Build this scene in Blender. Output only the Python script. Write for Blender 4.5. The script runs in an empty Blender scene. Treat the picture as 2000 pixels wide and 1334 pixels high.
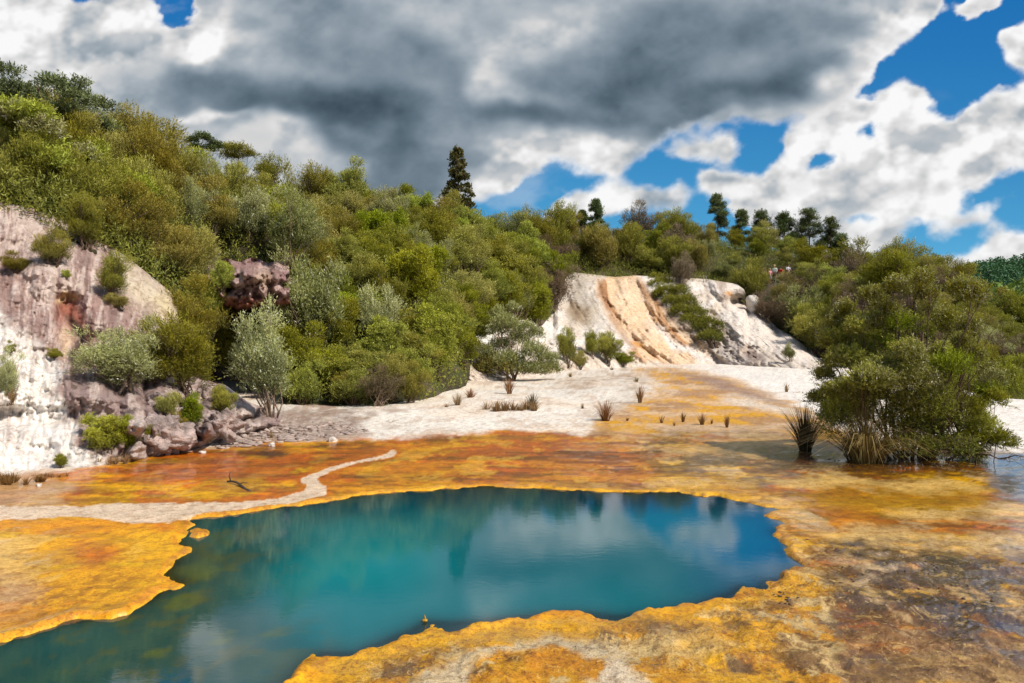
import bpy, math, random
import numpy as np
from mathutils import Vector
from mathutils.bvhtree import BVHTree
F, HZ, CH = 1400.0, 667.0, 2.2          # focal length in photo pixels, horizon row, camera height (m)
scene = bpy.context.scene
COL = scene.collection
def pt(px, py, Y): return np.stack([(np.asarray(px)-1000)/F*Y, Y+0*np.asarray(px), CH-(np.asarray(py)-HZ)/F*Y], -1)
def gY(py): return CH*F/(py-HZ)
def YM(Y):                                # depth of a point first estimated with a 3.2 m camera
    Y = np.asarray(Y, float); return np.where(Y < 60, Y*.6875/(1-np.minimum(Y, 60)*.006027), Y+4.6)
# ------------------------------------------------------------------ numpy noise
def _h(ix, iy, iz, s):
    v = (ix*374761393 + iy*668265263 + iz*2147483647*0 + iz*1274126177 + s*974634777) & 0xFFFFFFFF
    v = ((v ^ (v >> 13))*1274126177) & 0xFFFFFFFF
    v = ((v ^ (v >> 16))*2246822519) & 0xFFFFFFFF
    return ((v ^ (v >> 15)) & 0xFFFFFF)/float(0xFFFFFF)
def vn(x, y, z=0.0, s=0):
    x, y, z = np.broadcast_arrays(np.asarray(x, float), np.asarray(y, float), np.asarray(z, float))
    ix, iy, iz = [np.floor(a).astype(np.int64) for a in (x, y, z)]
    fx, fy, fz = x-ix, y-iy, z-iz
    fx, fy, fz = [f*f*f*(f*(f*6-15)+10) for f in (fx, fy, fz)]
    r = 0
    for a in (0, 1):
        for b in (0, 1):
            for c in (0, 1):
                w = (fx if a else 1-fx)*(fy if b else 1-fy)*(fz if c else 1-fz)
                r = r + w*_h(ix+a, iy+b, iz+c, s)
    return r*2-1
def fbm(x, y, z=0.0, s=0, o=5, g=0.5):
    r, a, t = 0, 1.0, 0
    for i in range(o):
        k = 2.03**i
        r = r + a*vn(np.asarray(x)*k+i*17.3, np.asarray(y)*k-i*9.1, np.asarray(z)*k, s+i*31); t += a; a *= g
    return r/t*1.6
def ss(a, b, x):
    t = np.clip((x-a)/(b-a), 0, 1); return t*t*(3-2*t)
# ------------------------------------------------------------------ painted masks (region outlines -> soft masks)
X0, Y0, CW, CHH, CS = -800, -950, 1800, 1250, 2.0
def raster(poly):
    m = np.zeros((CHH, CW), bool)
    P = np.array(poly, float)
    P = np.stack([(P[:, 0]-X0)/CS, (P[:, 1]-Y0)/CS], 1)
    a, b = np.maximum(np.floor(P.min(0)).astype(int), 0), np.ceil(P.max(0)).astype(int)+1
    b = np.minimum(b, [CW, CHH])
    if b[0] <= a[0] or b[1] <= a[1]: return m
    yy, xx = np.mgrid[a[1]:b[1], a[0]:b[0]]+0.5
    s = np.zeros(xx.shape, bool)
    for i in range(len(P)):
        x1, y1 = P[i]; x2, y2 = P[(i+1) % len(P)]
        if y1 == y2: continue
        s ^= ((y1 > yy) != (y2 > yy)) & (xx < (x2-x1)*(yy-y1)/(y2-y1)+x1)
    m[a[1]:b[1], a[0]:b[0]] = s
    return m
def blur(m, r):
    m = m.astype(float); r = max(int(r/CS), 0)
    if r == 0: return m
    for ax in (0, 1):
        for _ in range(2):
            c = np.cumsum(np.pad(m, [(r+1, r) if a == ax else (0, 0) for a in (0, 1)], mode='edge'), axis=ax)
            n = m.shape[ax]
            m = (np.take(c, np.arange(n)+2*r+1, ax)-np.take(c, np.arange(n), ax))/(2*r+1)
    return m
def samp(m, px, py):
    u = np.clip((px-X0)/CS-.5, 0, CW-1.01); v = np.clip((py-Y0)/CS-.5, 0, CHH-1.01)
    i, j = u.astype(int), v.astype(int); a, b = u-i, v-j
    return (m[j, i]*(1-a)+m[j, i+1]*a)*(1-b)+(m[j+1, i]*(1-a)+m[j+1, i+1]*a)*b
def mask(polys, r, px, py):
    if not isinstance(polys[0], list): polys = [polys]
    m = np.zeros((CHH, CW), bool)
    for p in polys: m |= raster(p)
    return samp(blur(m, r), px, py)
def lerp(c, col, w): return c*(1-w[:, None])+np.array(col, float)[None, :3]*w[:, None]
# ------------------------------------------------------------------ mesh helpers
def mesh(name, V, Fa, mat=None, attrs=None, parent=None, smooth=False, loc=None):
    V = np.asarray(V, np.float32); Fa = np.asarray(Fa, np.int32)
    me = bpy.data.meshes.new(name)
    n, k = Fa.shape
    me.vertices.add(len(V)); me.vertices.foreach_set('co', V.ravel())
    me.loops.add(n*k); me.loops.foreach_set('vertex_index', Fa.ravel())
    me.polygons.add(n)
    me.polygons.foreach_set('loop_start', np.arange(0, n*k, k, dtype=np.int32))
    if smooth: me.polygons.foreach_set('use_smooth', np.ones(n, bool))
    me.update(calc_edges=True)
    for an, A in (attrs or {}).items():
        A = np.asarray(A, np.float32)
        if A.ndim == 1:
            me.attributes.new(an, 'FLOAT', 'POINT').data.foreach_set('value', A)
        else:
            if A.shape[1] == 3: A = np.concatenate([A, np.ones((len(A), 1), np.float32)], 1)
            me.attributes.new(an, 'FLOAT_COLOR', 'POINT').data.foreach_set('color', A.ravel())
    if mat: me.materials.append(mat)
    o = bpy.data.objects.new(name, me); COL.objects.link(o)
    if parent: o.parent = parent
    if loc is not None: o.location = loc
    return o
def gridF(nr, nc):
    i = np.arange(nr*nc).reshape(nr, nc)
    return np.stack([i[:-1, :-1], i[:-1, 1:], i[1:, 1:], i[1:, :-1]], -1).reshape(-1, 4)
class MB:                                             # collects triangles/quads (tris stored as quads with own tip) with attrs
    def __init__(s): s.V, s.F, s.C, s.n = [], [], [], 0
    def add(s, V, Fa, C=None):
        V = np.asarray(V, float); Fa = np.asarray(Fa)
        s.V.append(V); s.F.append(Fa+s.n); s.n += len(V)
        s.C.append(np.zeros((len(V), 3)) if C is None else np.broadcast_to(C, (len(V), 3)))
    def tube(s, P, R, k=6, C=None, cap=True):
        P = np.asarray(P, float); R = np.broadcast_to(np.asarray(R, float), (len(P),))
        T = np.gradient(P, axis=0); T /= np.linalg.norm(T, axis=1)[:, None]+1e-9
        ref = np.array([1., 0, 0]) if abs(T[0][0]) < .8 else np.array([0, 1., 0])
        A = np.cross(T, ref); A /= np.linalg.norm(A, axis=1)[:, None]+1e-9; B = np.cross(T, A)
        a = np.arange(k)*2*np.pi/k
        V = P[:, None]+R[:, None, None]*(A[:, None]*np.cos(a)[None, :, None]+B[:, None]*np.sin(a)[None, :, None])
        n = len(P); i = np.arange(n*k).reshape(n, k); j = np.roll(i, -1, 1)
        Fa = np.stack([i[:-1], j[:-1], j[1:], i[1:]], -1).reshape(-1, 4)
        V = V.reshape(-1, 3)
        if cap:
            V = np.concatenate([V, P[:1], P[-1:]]); c0, c1 = n*k, n*k+1
            ex = [[c0, j[0][q], i[0][q], i[0][q]] for q in range(0)]
            Fa = np.concatenate([Fa, [[c0, i[0][(q+2) % k], i[0][(q+1) % k], i[0][q]] for q in range(0, k, 2)],
                                 [[c1, i[-1][q], i[-1][(q+1) % k], i[-1][(q+2) % k]] for q in range(0, k, 2)]])
        s.add(V, Fa, C)
    def blob(s, c, r, seed=0, nz=.2, fr=1.5, nu=20, nv=12, C=None, zmin=None):
        u, v = np.meshgrid(np.linspace(0, 2*np.pi, nu, endpoint=False), np.linspace(.02, np.pi-.02, nv))
        D = np.stack([np.cos(u)*np.sin(v), np.sin(u)*np.sin(v), np.cos(v)], -1).reshape(-1, 3)
        d = 1+nz*fbm(D[:, 0]*fr+seed, D[:, 1]*fr, D[:, 2]*fr, seed, 4)
        V = np.array(c)+D*np.array(r)*d[:, None]
        i = np.arange(nu*nv).reshape(nv, nu); j = np.roll(i, -1, 1)
        s.add(V, np.stack([i[:-1], i[1:], j[1:], j[:-1]], -1).reshape(-1, 4), C)
    def build(s, name, mat, parent=None, smooth=True, loc=None):
        return mesh(name, np.concatenate(s.V), np.concatenate(s.F), mat, {'tone': np.concatenate(s.C)}, parent, smooth, loc)
def tag(o, label=None, cat=None, group=None, kind=None):
    if label: o['label'] = label
    if cat: o['category'] = cat
    if group: o['group'] = group
    if kind: o['kind'] = kind
    return o
def empty(name, loc=(0, 0, 0), rz=0, sc=1):
    o = bpy.data.objects.new(name, None); COL.objects.link(o); o.empty_display_size = .3
    o.location = loc; o.rotation_euler = (0, 0, rz); o.scale = (sc, sc, sc) if np.isscalar(sc) else sc
    return o
# ------------------------------------------------------------------ material helpers
class NT:
    def __init__(s, name):
        s.m = bpy.data.materials.new(name); s.m.use_nodes = True
        s.t = s.m.node_tree; s.t.nodes.clear(); s.out = s.n('ShaderNodeOutputMaterial')
    def n(s, ty, **k):
        nd = s.t.nodes.new(ty)
        for a, v in k.items():
            if a.startswith('i_'):
                key = a[2:].replace('_', ' '); nd.inputs[int(key) if key.isdigit() else key].default_value = v
            else: setattr(nd, a, v)
        return nd
    def l(s, a, b): s.t.links.new(a, b)
    def noise(s, vec, scale, det=6, rough=.6, dist=0):
        nd = s.n('ShaderNodeTexNoise'); nd.inputs['Scale'].default_value = scale; nd.inputs['Detail'].default_value = det
        nd.inputs['Roughness'].default_value = rough; nd.inputs['Distortion'].default_value = dist
        if vec is not None: s.l(vec, nd.inputs['Vector'])
        return nd.outputs['Fac']
    def math(s, op, a, b=None, clamp=False):
        nd = s.n('ShaderNodeMath', operation=op, use_clamp=clamp)
        for i, v in enumerate((a, b)):
            if v is None: continue
            if isinstance(v, (int, float)): nd.inputs[i].default_value = v
            else: s.l(v, nd.inputs[i])
        return nd.outputs[0]
    def rng(s, v, a, b, c, d):
        nd = s.n('ShaderNodeMapRange'); s.l(v, nd.inputs[0])
        for i, q in enumerate((a, b, c, d)): nd.inputs[i+1].default_value = q
        return nd.outputs[0]
    def mix(s, fac, a, b, mode='MIX'):
        nd = s.n('ShaderNodeMix', data_type='RGBA', blend_type=mode)
        for i, v in ((0, fac), (6, a), (7, b)):
            if isinstance(v, (int, float)): nd.inputs[i].default_value = v
            elif isinstance(v, tuple): nd.inputs[i].default_value = (*v, 1)
            else: s.l(v, nd.inputs[i])
        return nd.outputs[2]
    def attr(s, name): return s.n('ShaderNodeAttribute', attribute_name=name)
    def bump(s, h, st, dist, nrm=None):
        b = s.n('ShaderNodeBump'); b.inputs['Strength'].default_value = st; b.inputs['Distance'].default_value = dist
        s.l(h, b.inputs['Height'])
        if nrm: s.l(nrm, b.inputs['Normal'])
        return b.outputs[0]
def leaf_mat(name, dark, light, tip, tipamt=.0, transl=.3, rough=.55, var=.25):
    N = NT(name)
    a = N.attr('tone'); sp = N.n('ShaderNodeSeparateColor'); N.l(a.outputs['Color'], sp.inputs[0])
    oi = N.n('ShaderNodeObjectInfo')
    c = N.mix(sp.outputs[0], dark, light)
    c = N.mix(N.rng(sp.outputs[1], 1-tipamt, 1-tipamt+.02, 0, 1), c, tip) if tipamt > 0 else c
    hs = N.n('ShaderNodeHueSaturation')
    N.l(N.rng(oi.outputs['Random'], 0, 1, .5-.014*var*4, .5+.022*var*4), hs.inputs['Hue'])
    r2 = N.math('FRACT', N.math('MULTIPLY', oi.outputs['Random'], 7.31))
    v = N.math('MULTIPLY', N.rng(r2, 0, 1, 1-var, 1+var*1.1), N.rng(sp.outputs[2], 0, 1, .65, 1.35))
    N.l(v, hs.inputs['Value']); N.l(N.rng(r2, 0, 1, 1.05, .85), hs.inputs['Saturation']); N.l(c, hs.inputs['Color'])
    c = hs.outputs[0]
    p = N.n('ShaderNodeBsdfPrincipled'); N.l(c, p.inputs['Base Color']); p.inputs['Roughness'].default_value = rough
    p.inputs['Specular IOR Level'].default_value = .35
    t = N.n('ShaderNodeBsdfTranslucent'); N.l(N.mix(.35, c, (.25, .28, .02)), t.inputs[0])
    if transl:
        mx = N.n('ShaderNodeMixShader', i_0=transl); N.l(p.outputs[0], mx.inputs[1]); N.l(t.outputs[0], mx.inputs[2])
        N.l(mx.outputs[0], N.out.inputs[0])
    else: N.l(p.outputs[0], N.out.inputs[0])
    return N.m
def simple_mat(name, col, rough=.8, nscale=8, var=.25, bump=.3, dist=.02, spec=.3, metallic=0):
    N = NT(name); tc = N.n('ShaderNodeTexCoord').outputs['Object']
    f = N.noise(tc, nscale)
    c = N.mix(N.rng(f, .3, .7, 0, 1), tuple(x*(1-var) for x in col), tuple(min(1, x*(1+var)) for x in col))
    p = N.n('ShaderNodeBsdfPrincipled'); N.l(c, p.inputs['Base Color']); p.inputs['Roughness'].default_value = rough
    p.inputs['Specular IOR Level'].default_value = spec; p.inputs['Metallic'].default_value = metallic
    if bump: N.l(N.bump(N.noise(tc, nscale*3), bump, dist), p.inputs['Normal'])
    N.l(p.outputs[0], N.out.inputs[0]); return N.m
# ================================================================== camera, sun, world
cam = bpy.data.objects.new('camera', bpy.data.cameras.new('camera')); COL.objects.link(cam)
cam.location = (0, 0, CH); cam.rotation_euler = (math.radians(90), 0, 0)
cam.data.sensor_width = 36; cam.data.lens = 36*F/2000; cam.data.shift_y = -(667-HZ)/2000
cam.data.clip_end = 9000; cam.data.clip_start = .1
scene.camera = cam
SAZ, SEL = math.radians(124), math.radians(48)          # clockwise from +Y
sd = Vector((math.sin(SAZ)*math.cos(SEL), math.cos(SAZ)*math.cos(SEL), math.sin(SEL)))
L = bpy.data.lights.new('sun', 'SUN'); L.energy = 4.8; L.angle = math.radians(.55); L.color = (1, .93, .82)
so = bpy.data.objects.new('sun', L); COL.objects.link(so); so.rotation_euler = sd.to_track_quat('Z', 'Y').to_euler(); so.location = (30, -10, 40)
w = bpy.data.worlds.new('World'); scene.world = w; w.use_nodes = True
wn = w.node_tree; bg = wn.nodes['Background']; st = wn.nodes.new('ShaderNodeTexSky'); st.sky_type = 'NISHITA'
st.sun_disc = False; st.sun_elevation = SEL; st.sun_rotation = SAZ
wn.links.new(st.outputs[0], bg.inputs[0]); bg.inputs[1].default_value = .10
scene.view_settings.view_transform = 'Standard'; scene.view_settings.look = 'None'
scene.view_settings.exposure = 0
scene.cycles.max_bounces = 6; scene.cycles.diffuse_bounces = 3; scene.cycles.glossy_bounces = 3
scene.cycles.transparent_max_bounces = 12; scene.cycles.use_denoising = True
# ================================================================== sky dome with clouds
def build_sky():
    pxs = np.concatenate([1000+F*np.tan(np.radians(np.linspace(-74, -37, 60)))[:-1], np.arange(-60, 2061, 3.0), 1000+F*np.tan(np.radians(np.linspace(38, 74, 60)))[1:]])
    el = np.concatenate([np.arange(660, -161, -3.0)])
    el = np.concatenate([el, HZ-F*np.tan(np.radians(np.linspace(30, 76, 70)))[1:]])
    el = np.concatenate([[900., 760.], el]); el = np.array(sorted(set(el.tolist()), reverse=True))
    PX, PY = np.meshgrid(pxs, el)
    D = np.stack([(PX-1000)/F, np.ones_like(PX), (HZ-PY)/F*np.sqrt(1+((PX-1000)/F)**2*.999)], -1)
    # inside the seen window use straight projection, widening smoothly outside it
    k = ss(600, 2400, np.abs(PX-1000)-500)
    D[..., 2] = (HZ-PY)/F*(1+k*(np.sqrt(1+((PX-1000)/F)**2)-1))
    D /= np.linalg.norm(D, axis=-1)[..., None]
    V = D.reshape(-1, 3)*6000+np.array([0, 0, CH])
    px, py = PX.ravel(), PY.ravel()
    x, y = px/1000, py/1000
    cx, cy = np.clip(px, -700, 2700), np.clip(py, -900, 700)
    wx = cx+15*fbm(x*9, y*11, 0, 1, 6, .6)+6*fbm(x*34, y*44, 0, 2, 4); wy = cy+12*fbm(x*9, y*11, 0, 3, 6, .6)+6*fbm(x*34, y*44, 0, 4, 4)
    main = [(-780, -900), (-780, 480), (0, 480), (700, 470), (890, 410), (985, 378), (1040, 345), (1075, 315), (1110, 318), (1130, 335), (1200, 342), (1250, 322), (1280, 288),
            (1310, 262), (1350, 250), (1420, 245), (1500, 252), (1560, 230), (1640, 190), (1680, 155), (1720, 118), (1780, 80), (1835, 20), (1860, -60), (1960, -200), (2300, -330), (2750, -420), (2750, -900)]
    others = [[(1300, 300), (1310, 280), (1350, 262), (1440, 255), (1445, 285), (1425, 318), (1405, 322), (1390, 308), (1330, 310)],
      [(1045, 440), (1078, 392), (1085, 375), (1160, 362), (1220, 345), (1270, 355), (1330, 366), (1345, 385), (1330, 405), (1290, 410), (1240, 412), (1200, 430), (1100, 460)],
      [(1350, 362), (1362, 340), (1400, 336), (1500, 345), (1520, 320), (1535, 290), (1530, 265), (1560, 240), (1600, 205), (1640, 190), (1700, 195), (1740, 175), (1780, 166), (1822, 200),
       (1822, 240), (1860, 245), (1890, 220), (1930, 185), (2000, 163), (2200, 120), (2750, 90), (2750, 330), (2200, 310), (2000, 342), (1960, 350), (1900, 378), (1880, 408), (1830, 428), (1760, 430), (1755, 470), (1720, 500),
       (1690, 518), (1650, 520), (1600, 520), (1500, 470), (1430, 410), (1380, 390)],
      [(1790, 462), (1850, 428), (1900, 420), (1945, 402), (1957, 408), (1940, 440), (1850, 460)],
      [(1800, 518), (1850, 502), (1905, 500), (1925, 455), (1960, 447), (2000, 452), (2200, 430), (2600, 460), (2600, 660), (1840, 660), (1820, 560)],
      [(1955, 382), (1990, 372), (1995, 385), (1965, 400)], [(1955, 62), (2060, 40), (2060, 140), (1975, 132)], [(1860, 12), (1890, -10), (1960, -20), (1930, 18), (1870, 36)]]
    C = mask([main]+others, 13, wx, wy)
    hole = mask([[(296, -30), (318, 30), (345, 48), (372, 38), (384, 22), (372, -30)], [(140, -20), (160, 4), (185, 2), (190, -20)], [(1672, 264), (1700, 236), (1718, 240), (1704, 260)],
                 [(1572, 326), (1600, 304), (1642, 310), (1592, 330)], [(1795, 205), (1822, 208), (1815, 235)], [(1640, 425), (1690, 430), (1700, 440), (1650, 440)]], 8, wx, wy)
    C = np.clip(C-hole*(.75+.6*(px < 500)), 0, 1)
    n = fbm(x*11, y*15, 0, 9, 6, .55)
    soft = .5+.5*fbm(x*4, y*5, 0, 29, 3); A = ss(.40-.30*soft, .66+.40*soft, C+.34*n*ss(0, .25, C)*(1-ss(.8, 1, C)))
    wisp = ss(.35, 1.0, fbm(x*9, y*16, 0, 40, 5)+.1)*.22*ss(-.1, .5, fbm(x*2, y*3, 0, 41, 2))
    A = np.maximum(A, wisp*(py < 700))
    B = np.full(len(px), .80)
    W = 46*fbm(x*5, y*6, 0, 12, 5); wx2, wy2 = px+W*1.4, py+38*fbm(x*4, y*5, 0, 13, 4)
    for cx_, cy_, rx, ry, v in [(1000, -500, 1500, 420, .30), (450, -150, 400, 150, .35), (1100, -120, 800, 130, .24), (2100, 250, 420, 110, .86), (100, 330, 400, 90, .40), (400, 185, 170, 80, .24), (300, 150, 70, 50, .45), (540, 225, 170, 62, .15), (690, 225, 170, 90, .12), (800, 110, 160, 95, .2), (620, 80, 150, 85, .25),
            (760, 300, 130, 58, .105), (850, 335, 110, 45, .13), (950, 255, 130, 48, .14), (720, 345, 200, 40, .22), (1060, 218, 190, 36, .14), (1250, 120, 180, 95, .15), (1440, 185, 210, 58, .11), (1400, 60, 210, 70, .22), (1560, 140, 120, 55, .2),
            (1640, 50, 110, 60, .33), (1300, 225, 170, 32, .19), (1130, 130, 110, 50, .24), (1080, 50, 95, 45, .55), (930, 40, 80, 45, .42), (880, 185, 60, 50, .30), (560, 20, 150, 50, .42), (70, 85, 260, 120, .80), (60, 90, 80, 70, .86), (190, 60, 70, 60, .70), (120, 200, 140, 50, .68), (255, 75, 26, 38, .85),
            (385, 85, 34, 42, .95), (300, 15, 50, 30, .85), (400, 130, 24, 26, .85), (430, 258, 60, 10, .9), (520, 280, 80, 22, .6), (600, 310, 80, 22, .5), (705, 275, 34, 18, .24), (1130, 280, 210, 42, .82), (1030, 318, 110, 38, .92), (1200, 312, 110, 32, .92), (985, 348, 90, 24, .75), (1390, 250, 60, 14, .6), (1290, 268, 80, 16, .62), (900, 320, 50, 30, .30), (940, 385, 40, 14, .9), (850, 385, 40, 12, .7),
            (1770, 40, 70, 45, .85), (1690, 110, 60, 32, .72), (1600, 180, 60, 26, .6), (1470, 245, 90, 14, .45), (1700, 395, 120, 40, .68), (1600, 380, 80, 24, .72), (1700, 320, 80, 26, .84), (1940, 260, 70, 40, .82), (1630, 470, 60, 26, .70), (1950, 520, 60, 36, .62), (1880, 450, 50, 12, .78)]:
        wgt = np.exp(-(((wx2-cx_)/rx)**2+((wy2-cy_)/ry)**2)**1.25)
        B = B*(1-wgt)+v*wgt
    det = fbm(x*5+.2*n, y*8, 0, 20, 6, .5); bil = 1-np.abs(fbm(x*9, y*13, 0, 24, 4, .5))*1.8; sh = fbm((px+9)/80, (py+13)/60, 0, 26, 4, .5)-fbm((px-9)/80, (py-13)/60, 0, 26, 4, .5)
    lum = ss(.3, .75, B); big = fbm(x*3.2, y*5, 0, 28, 4, .5)
    B = B*(1+(.13+.05*lum)*det+.10*(bil-.6)*lum+.12*big-(.14+.34*lum)*np.clip(sh, -.6, .6))
    edge = (1-ss(.45, 1.0, C))
    B = B*(1-.65*edge)+.93*.65*edge
    B = np.clip(B+.05*n, .05, .95)
    g = np.clip((B-.06)/.6, 0, 1)[:, None]**.8
    cloud = B[:, None]*((1-g)*np.array([.58, .95, 1.30])+g*np.array([1.0, 1.0, 1.0]))
    e = np.clip((HZ-py)/640, -.2, 2)
    h = np.exp(-np.clip(e, 0, 3)*2.4)[:, None]
    hr = h*np.array([.62, 1, 1])+np.array([.38, 0, 0])*h**3; blue = np.array([.003, .125, .43])*(1-hr)+np.array([.26, .66, .93])*hr
    A = A*(1-.25*ss(.5, .9, fbm(x*14, y*20, 0, 44, 4)+.2)*edge)
    c = blue*(1-A[:, None])+cloud*A[:, None]
    N = NT('sky_and_clouds'); a = N.attr('Col'); em = N.n('ShaderNodeEmission'); N.l(a.outputs['Color'], em.inputs[0]); em.inputs[1].default_value = 1.0
    N.l(em.outputs[0], N.out.inputs[0]); N.m.cycles.emission_sampling = 'NONE'
    o = mesh('sky', V, gridF(*PX.shape), N.m, {'Col': c}, smooth=True)
    tag(o, kind='structure')
build_sky()
# ================================================================== ground
POOL = [(-420, 1400), (-150, 1290), (0, 1252), (60, 1238), (120, 1218), (200, 1205), (240, 1196), (280, 1178), (310, 1160), (340, 1146), (364, 1135), (342, 1128), (333, 1116), (345, 1100), (352, 1085), (362, 1068), (350, 1058), (346, 1042), (358, 1030),
        (372, 1012), (400, 1006), (480, 999), (560, 990), (640, 977), (720, 966), (800, 957), (900, 953), (960, 950), (1040, 951), (1080, 955), (1150, 957), (1240, 962), (1330, 962), (1400, 965), (1450, 974), (1490, 984), (1530, 991), (1500, 1003),
        (1528, 1020), (1508, 1038), (1545, 1062), (1535, 1080), (1572, 1098), (1546, 1110), (1538, 1127), (1495, 1133), (1478, 1150), (1446, 1143), (1430, 1155), (1370, 1175), (1300, 1192), (1210, 1203), (1180, 1199), (1120, 1194), (1040, 1200),
        (960, 1209), (880, 1215), (835, 1212), (800, 1230), (740, 1255), (690, 1275), (630, 1274), (608, 1288), (590, 1300), (560, 1334), (500, 1400), (420, 1500), (-300, 1700)]
def crest_z(px, Y):                                # the plain drops away behind its crest on the right
    yc = np.interp(px, [1500, 1600, 1700, 1800, 1920, 2000, 2400], [400, 70, 49, 36, 27.9, 26, 23])
    return -np.clip((Y-yc)*.22, 0, 3.0)
def sdist(P, x, y):
    P = np.asarray(P); d = np.full(x.shape, 1e9); ins = np.zeros(x.shape, bool)
    for i in range(len(P)):
        a, b = P[i], P[(i+1) % len(P)]; e = b-a
        t = np.clip(((x-a[0])*e[0]+(y-a[1])*e[1])/(e@e), 0, 1)
        d = np.minimum(d, (x-a[0]-t*e[0])**2+(y-a[1]-t*e[1])**2)
        if a[1] != b[1]: ins ^= ((a[1] > y) != (b[1] > y)) & (x < e[0]*(y-a[1])/e[1]+a[0])
    return np.sqrt(d)*np.where(ins, -1, 1)
def ell(cx, cy, rx, ry, n=20, a=0): return [(cx+rx*math.cos(t)*math.cos(a)-ry*math.sin(t)*math.sin(a), cy+rx*math.cos(t)*math.sin(a)+ry*math.sin(t)*math.cos(a)) for t in np.linspace(0, 2*math.pi, n, endpoint=False)]
OR, YE, RE, BR, CR, WH, GR, OL, PU, TA = (.70, .185, .005), (.84, .41, .012), (.46, .065, .004), (.10, .042, .014), (.62, .46, .28), (.68, .64, .58), (.20, .165, .14), (.36, .24, .02), (.24, .17, .15), (.46, .27, .12)
def ground_paint(px, py, X, Y, d):
    xx, yy = X*1.3, Y*1.3
    wpx = px+14*fbm(xx*.9, yy*.5, 0, 50, 5)*np.clip((py-650)/250, .3, 2.2)+np.clip((py-650)/250, .3, 2)*8*fbm(xx*5, yy*3, 0, 52, 4)
    wpy = py+6*fbm(xx*.9, yy*.5, 0, 51, 5)*np.clip((py-650)/250, .2, 2.5)+np.clip((py-650)/250, .3, 2)*4*fbm(xx*5, yy*3, 0, 53, 4)
    M = lambda p, r=6: mask(p, r, wpx, wpy)
    n1, n2, n3, n4 = fbm(xx*.55, yy*.32, 0, 60, 5), fbm(xx*1.3, yy*.7, 0, 61, 6, .6), fbm(xx*4, yy*2.2, 0, 62, 5, .6), fbm(xx*9, yy*9, 0, 63, 4, .6)
    c = np.tile(np.array((.75, .72, .66)), (len(px), 1)); wet = np.zeros(len(px))
    c = lerp(c, (.76, .66, .55), ss(-.05, .3, n1)*.5)
    c = lerp(c, (.50, .38, .29), ss(.18, .42, n2)*.5)
    # bare plateau by the bushes: brown stain lines
    c = lerp(c, (.30, .22, .17), M([[(640, 770), (800, 805), (780, 840), (640, 860), (560, 850), (540, 812)], [(930, 742), (1060, 735), (1040, 752), (960, 760)]], 14)*ss(-.3, .4, n2)*.7)
    c = lerp(c, (.24, .18, .155), M([(400, 900), (440, 835), (560, 805), (700, 812), (720, 845), (600, 868), (420, 885)], 10)*(.55+.4*ss(-.3, .3, n3)))
    c = lerp(c, (.33, .24, .17), M([[(1060, 745), (1230, 722), (1280, 740), (1250, 790), (1190, 830), (1150, 820), (1220, 760), (1120, 765)]], 10)*(.25+.5*ss(-.2, .5, n2)))
    c = lerp(c, (.78, .76, .72), M([[(1300, 716), (1460, 716), (1660, 722), (1660, 850), (1560, 800), (1470, 760), (1380, 738)], [(1890, 760), (2500, 770), (2500, 878), (1890, 884)]], 8)*.9)
    # orange fan
    fan0 = M([(1235, 722), (1330, 724), (1420, 742), (1500, 772), (1580, 805), (1660, 850), (1680, 905), (1400, 905), (1120, 872), (1170, 826), (1215, 800), (1290, 770), (1262, 745)], 7)
    fan = fan0; c = lerp(c, (.52, .30, .11), fan*.9); c = lerp(c, (.66, .36, .05), fan*ss(-.05, .2, n2)*.75); c = lerp(c, (.30, .20, .15), fan*ss(.05, .25, n1)*.65); c = lerp(c, (.62, .47, .33), fan*ss(.1, .3, fbm(xx*.5, yy*.5, 0, 66, 6, .6))*.75)
    c = lerp(c, PU, M([(1290, 722), (1400, 742), (1480, 768), (1560, 800), (1600, 830), (1540, 800), (1450, 775), (1350, 748)], 5)*.8)
    c = lerp(c, WH, M([[(1395, 775), (1460, 778), (1540, 800), (1600, 825), (1520, 812), (1440, 796)], [(1262, 728), (1268, 742), (1300, 760), (1340, 775), (1300, 768), (1255, 748), (1248, 730)]], 4)*.75)
    wet = np.maximum(wet, fan*ss(800, 850, py)*.9)
    # the wet flats
    FL = [(-500, 990), (-100, 950), (40, 938), (150, 922), (230, 906), (330, 885), (430, 872), (560, 866), (640, 862), (800, 858), (930, 848), (1000, 842), (1100, 846), (1130, 852), (1280, 850), (1400, 846), (1560, 856), (1700, 876), (1880, 884), (2500, 884), (2500, 1700), (-500, 1700)]
    fl = M(FL, 4)
    left = ss(1350, 900, px)
    base = np.array(OR)*left[:, None]+(1-left[:, None])*np.array((.58, .30, .07))
    sk = fbm(xx*.30, yy*1.0, 0, 73, 6, .62); sk2 = fbm(xx*.5+9, yy*1.9, 0, 74, 6, .62)
    base = lerp(base, YE, ss(.08, .3, n1)*.7)
    base = lerp(base, RE, ss(.08, .24, fbm(xx*.8+7, yy*.55, 0, 70, 6, .6))*.85*(.35+.65*left))
    base = lerp(base, OL, ss(.15, .35, fbm(xx*.7+3, yy*.4, 0, 71, 5))*.6)
    base = lerp(base, BR, ss(.14, .32, n2)*(.30+.5*(1-left)))
    base = lerp(base, (.60, .45, .24), ss(.05, .22, fbm(xx*.6-5, yy*.9, 0, 72, 6, .62))*.85*(1-left))
    base = lerp(base, (.66, .40, .10), ss(.15, .4, n3)*.5)
    base = lerp(base, (.86, .46, .03), ss(.12, .3, sk)*.6)
    base = lerp(base, (.46, .10, .006), ss(.04, .22, -sk)*.85)
    base = lerp(base, (.16, .055, .012), ss(.12, .28, sk2)*(.6+.3*(1-left)))
    base = lerp(base, (.13, .075, .03), ss(.05, .25, -sk2)*ss(1150, 1500, px)*.8)
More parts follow.
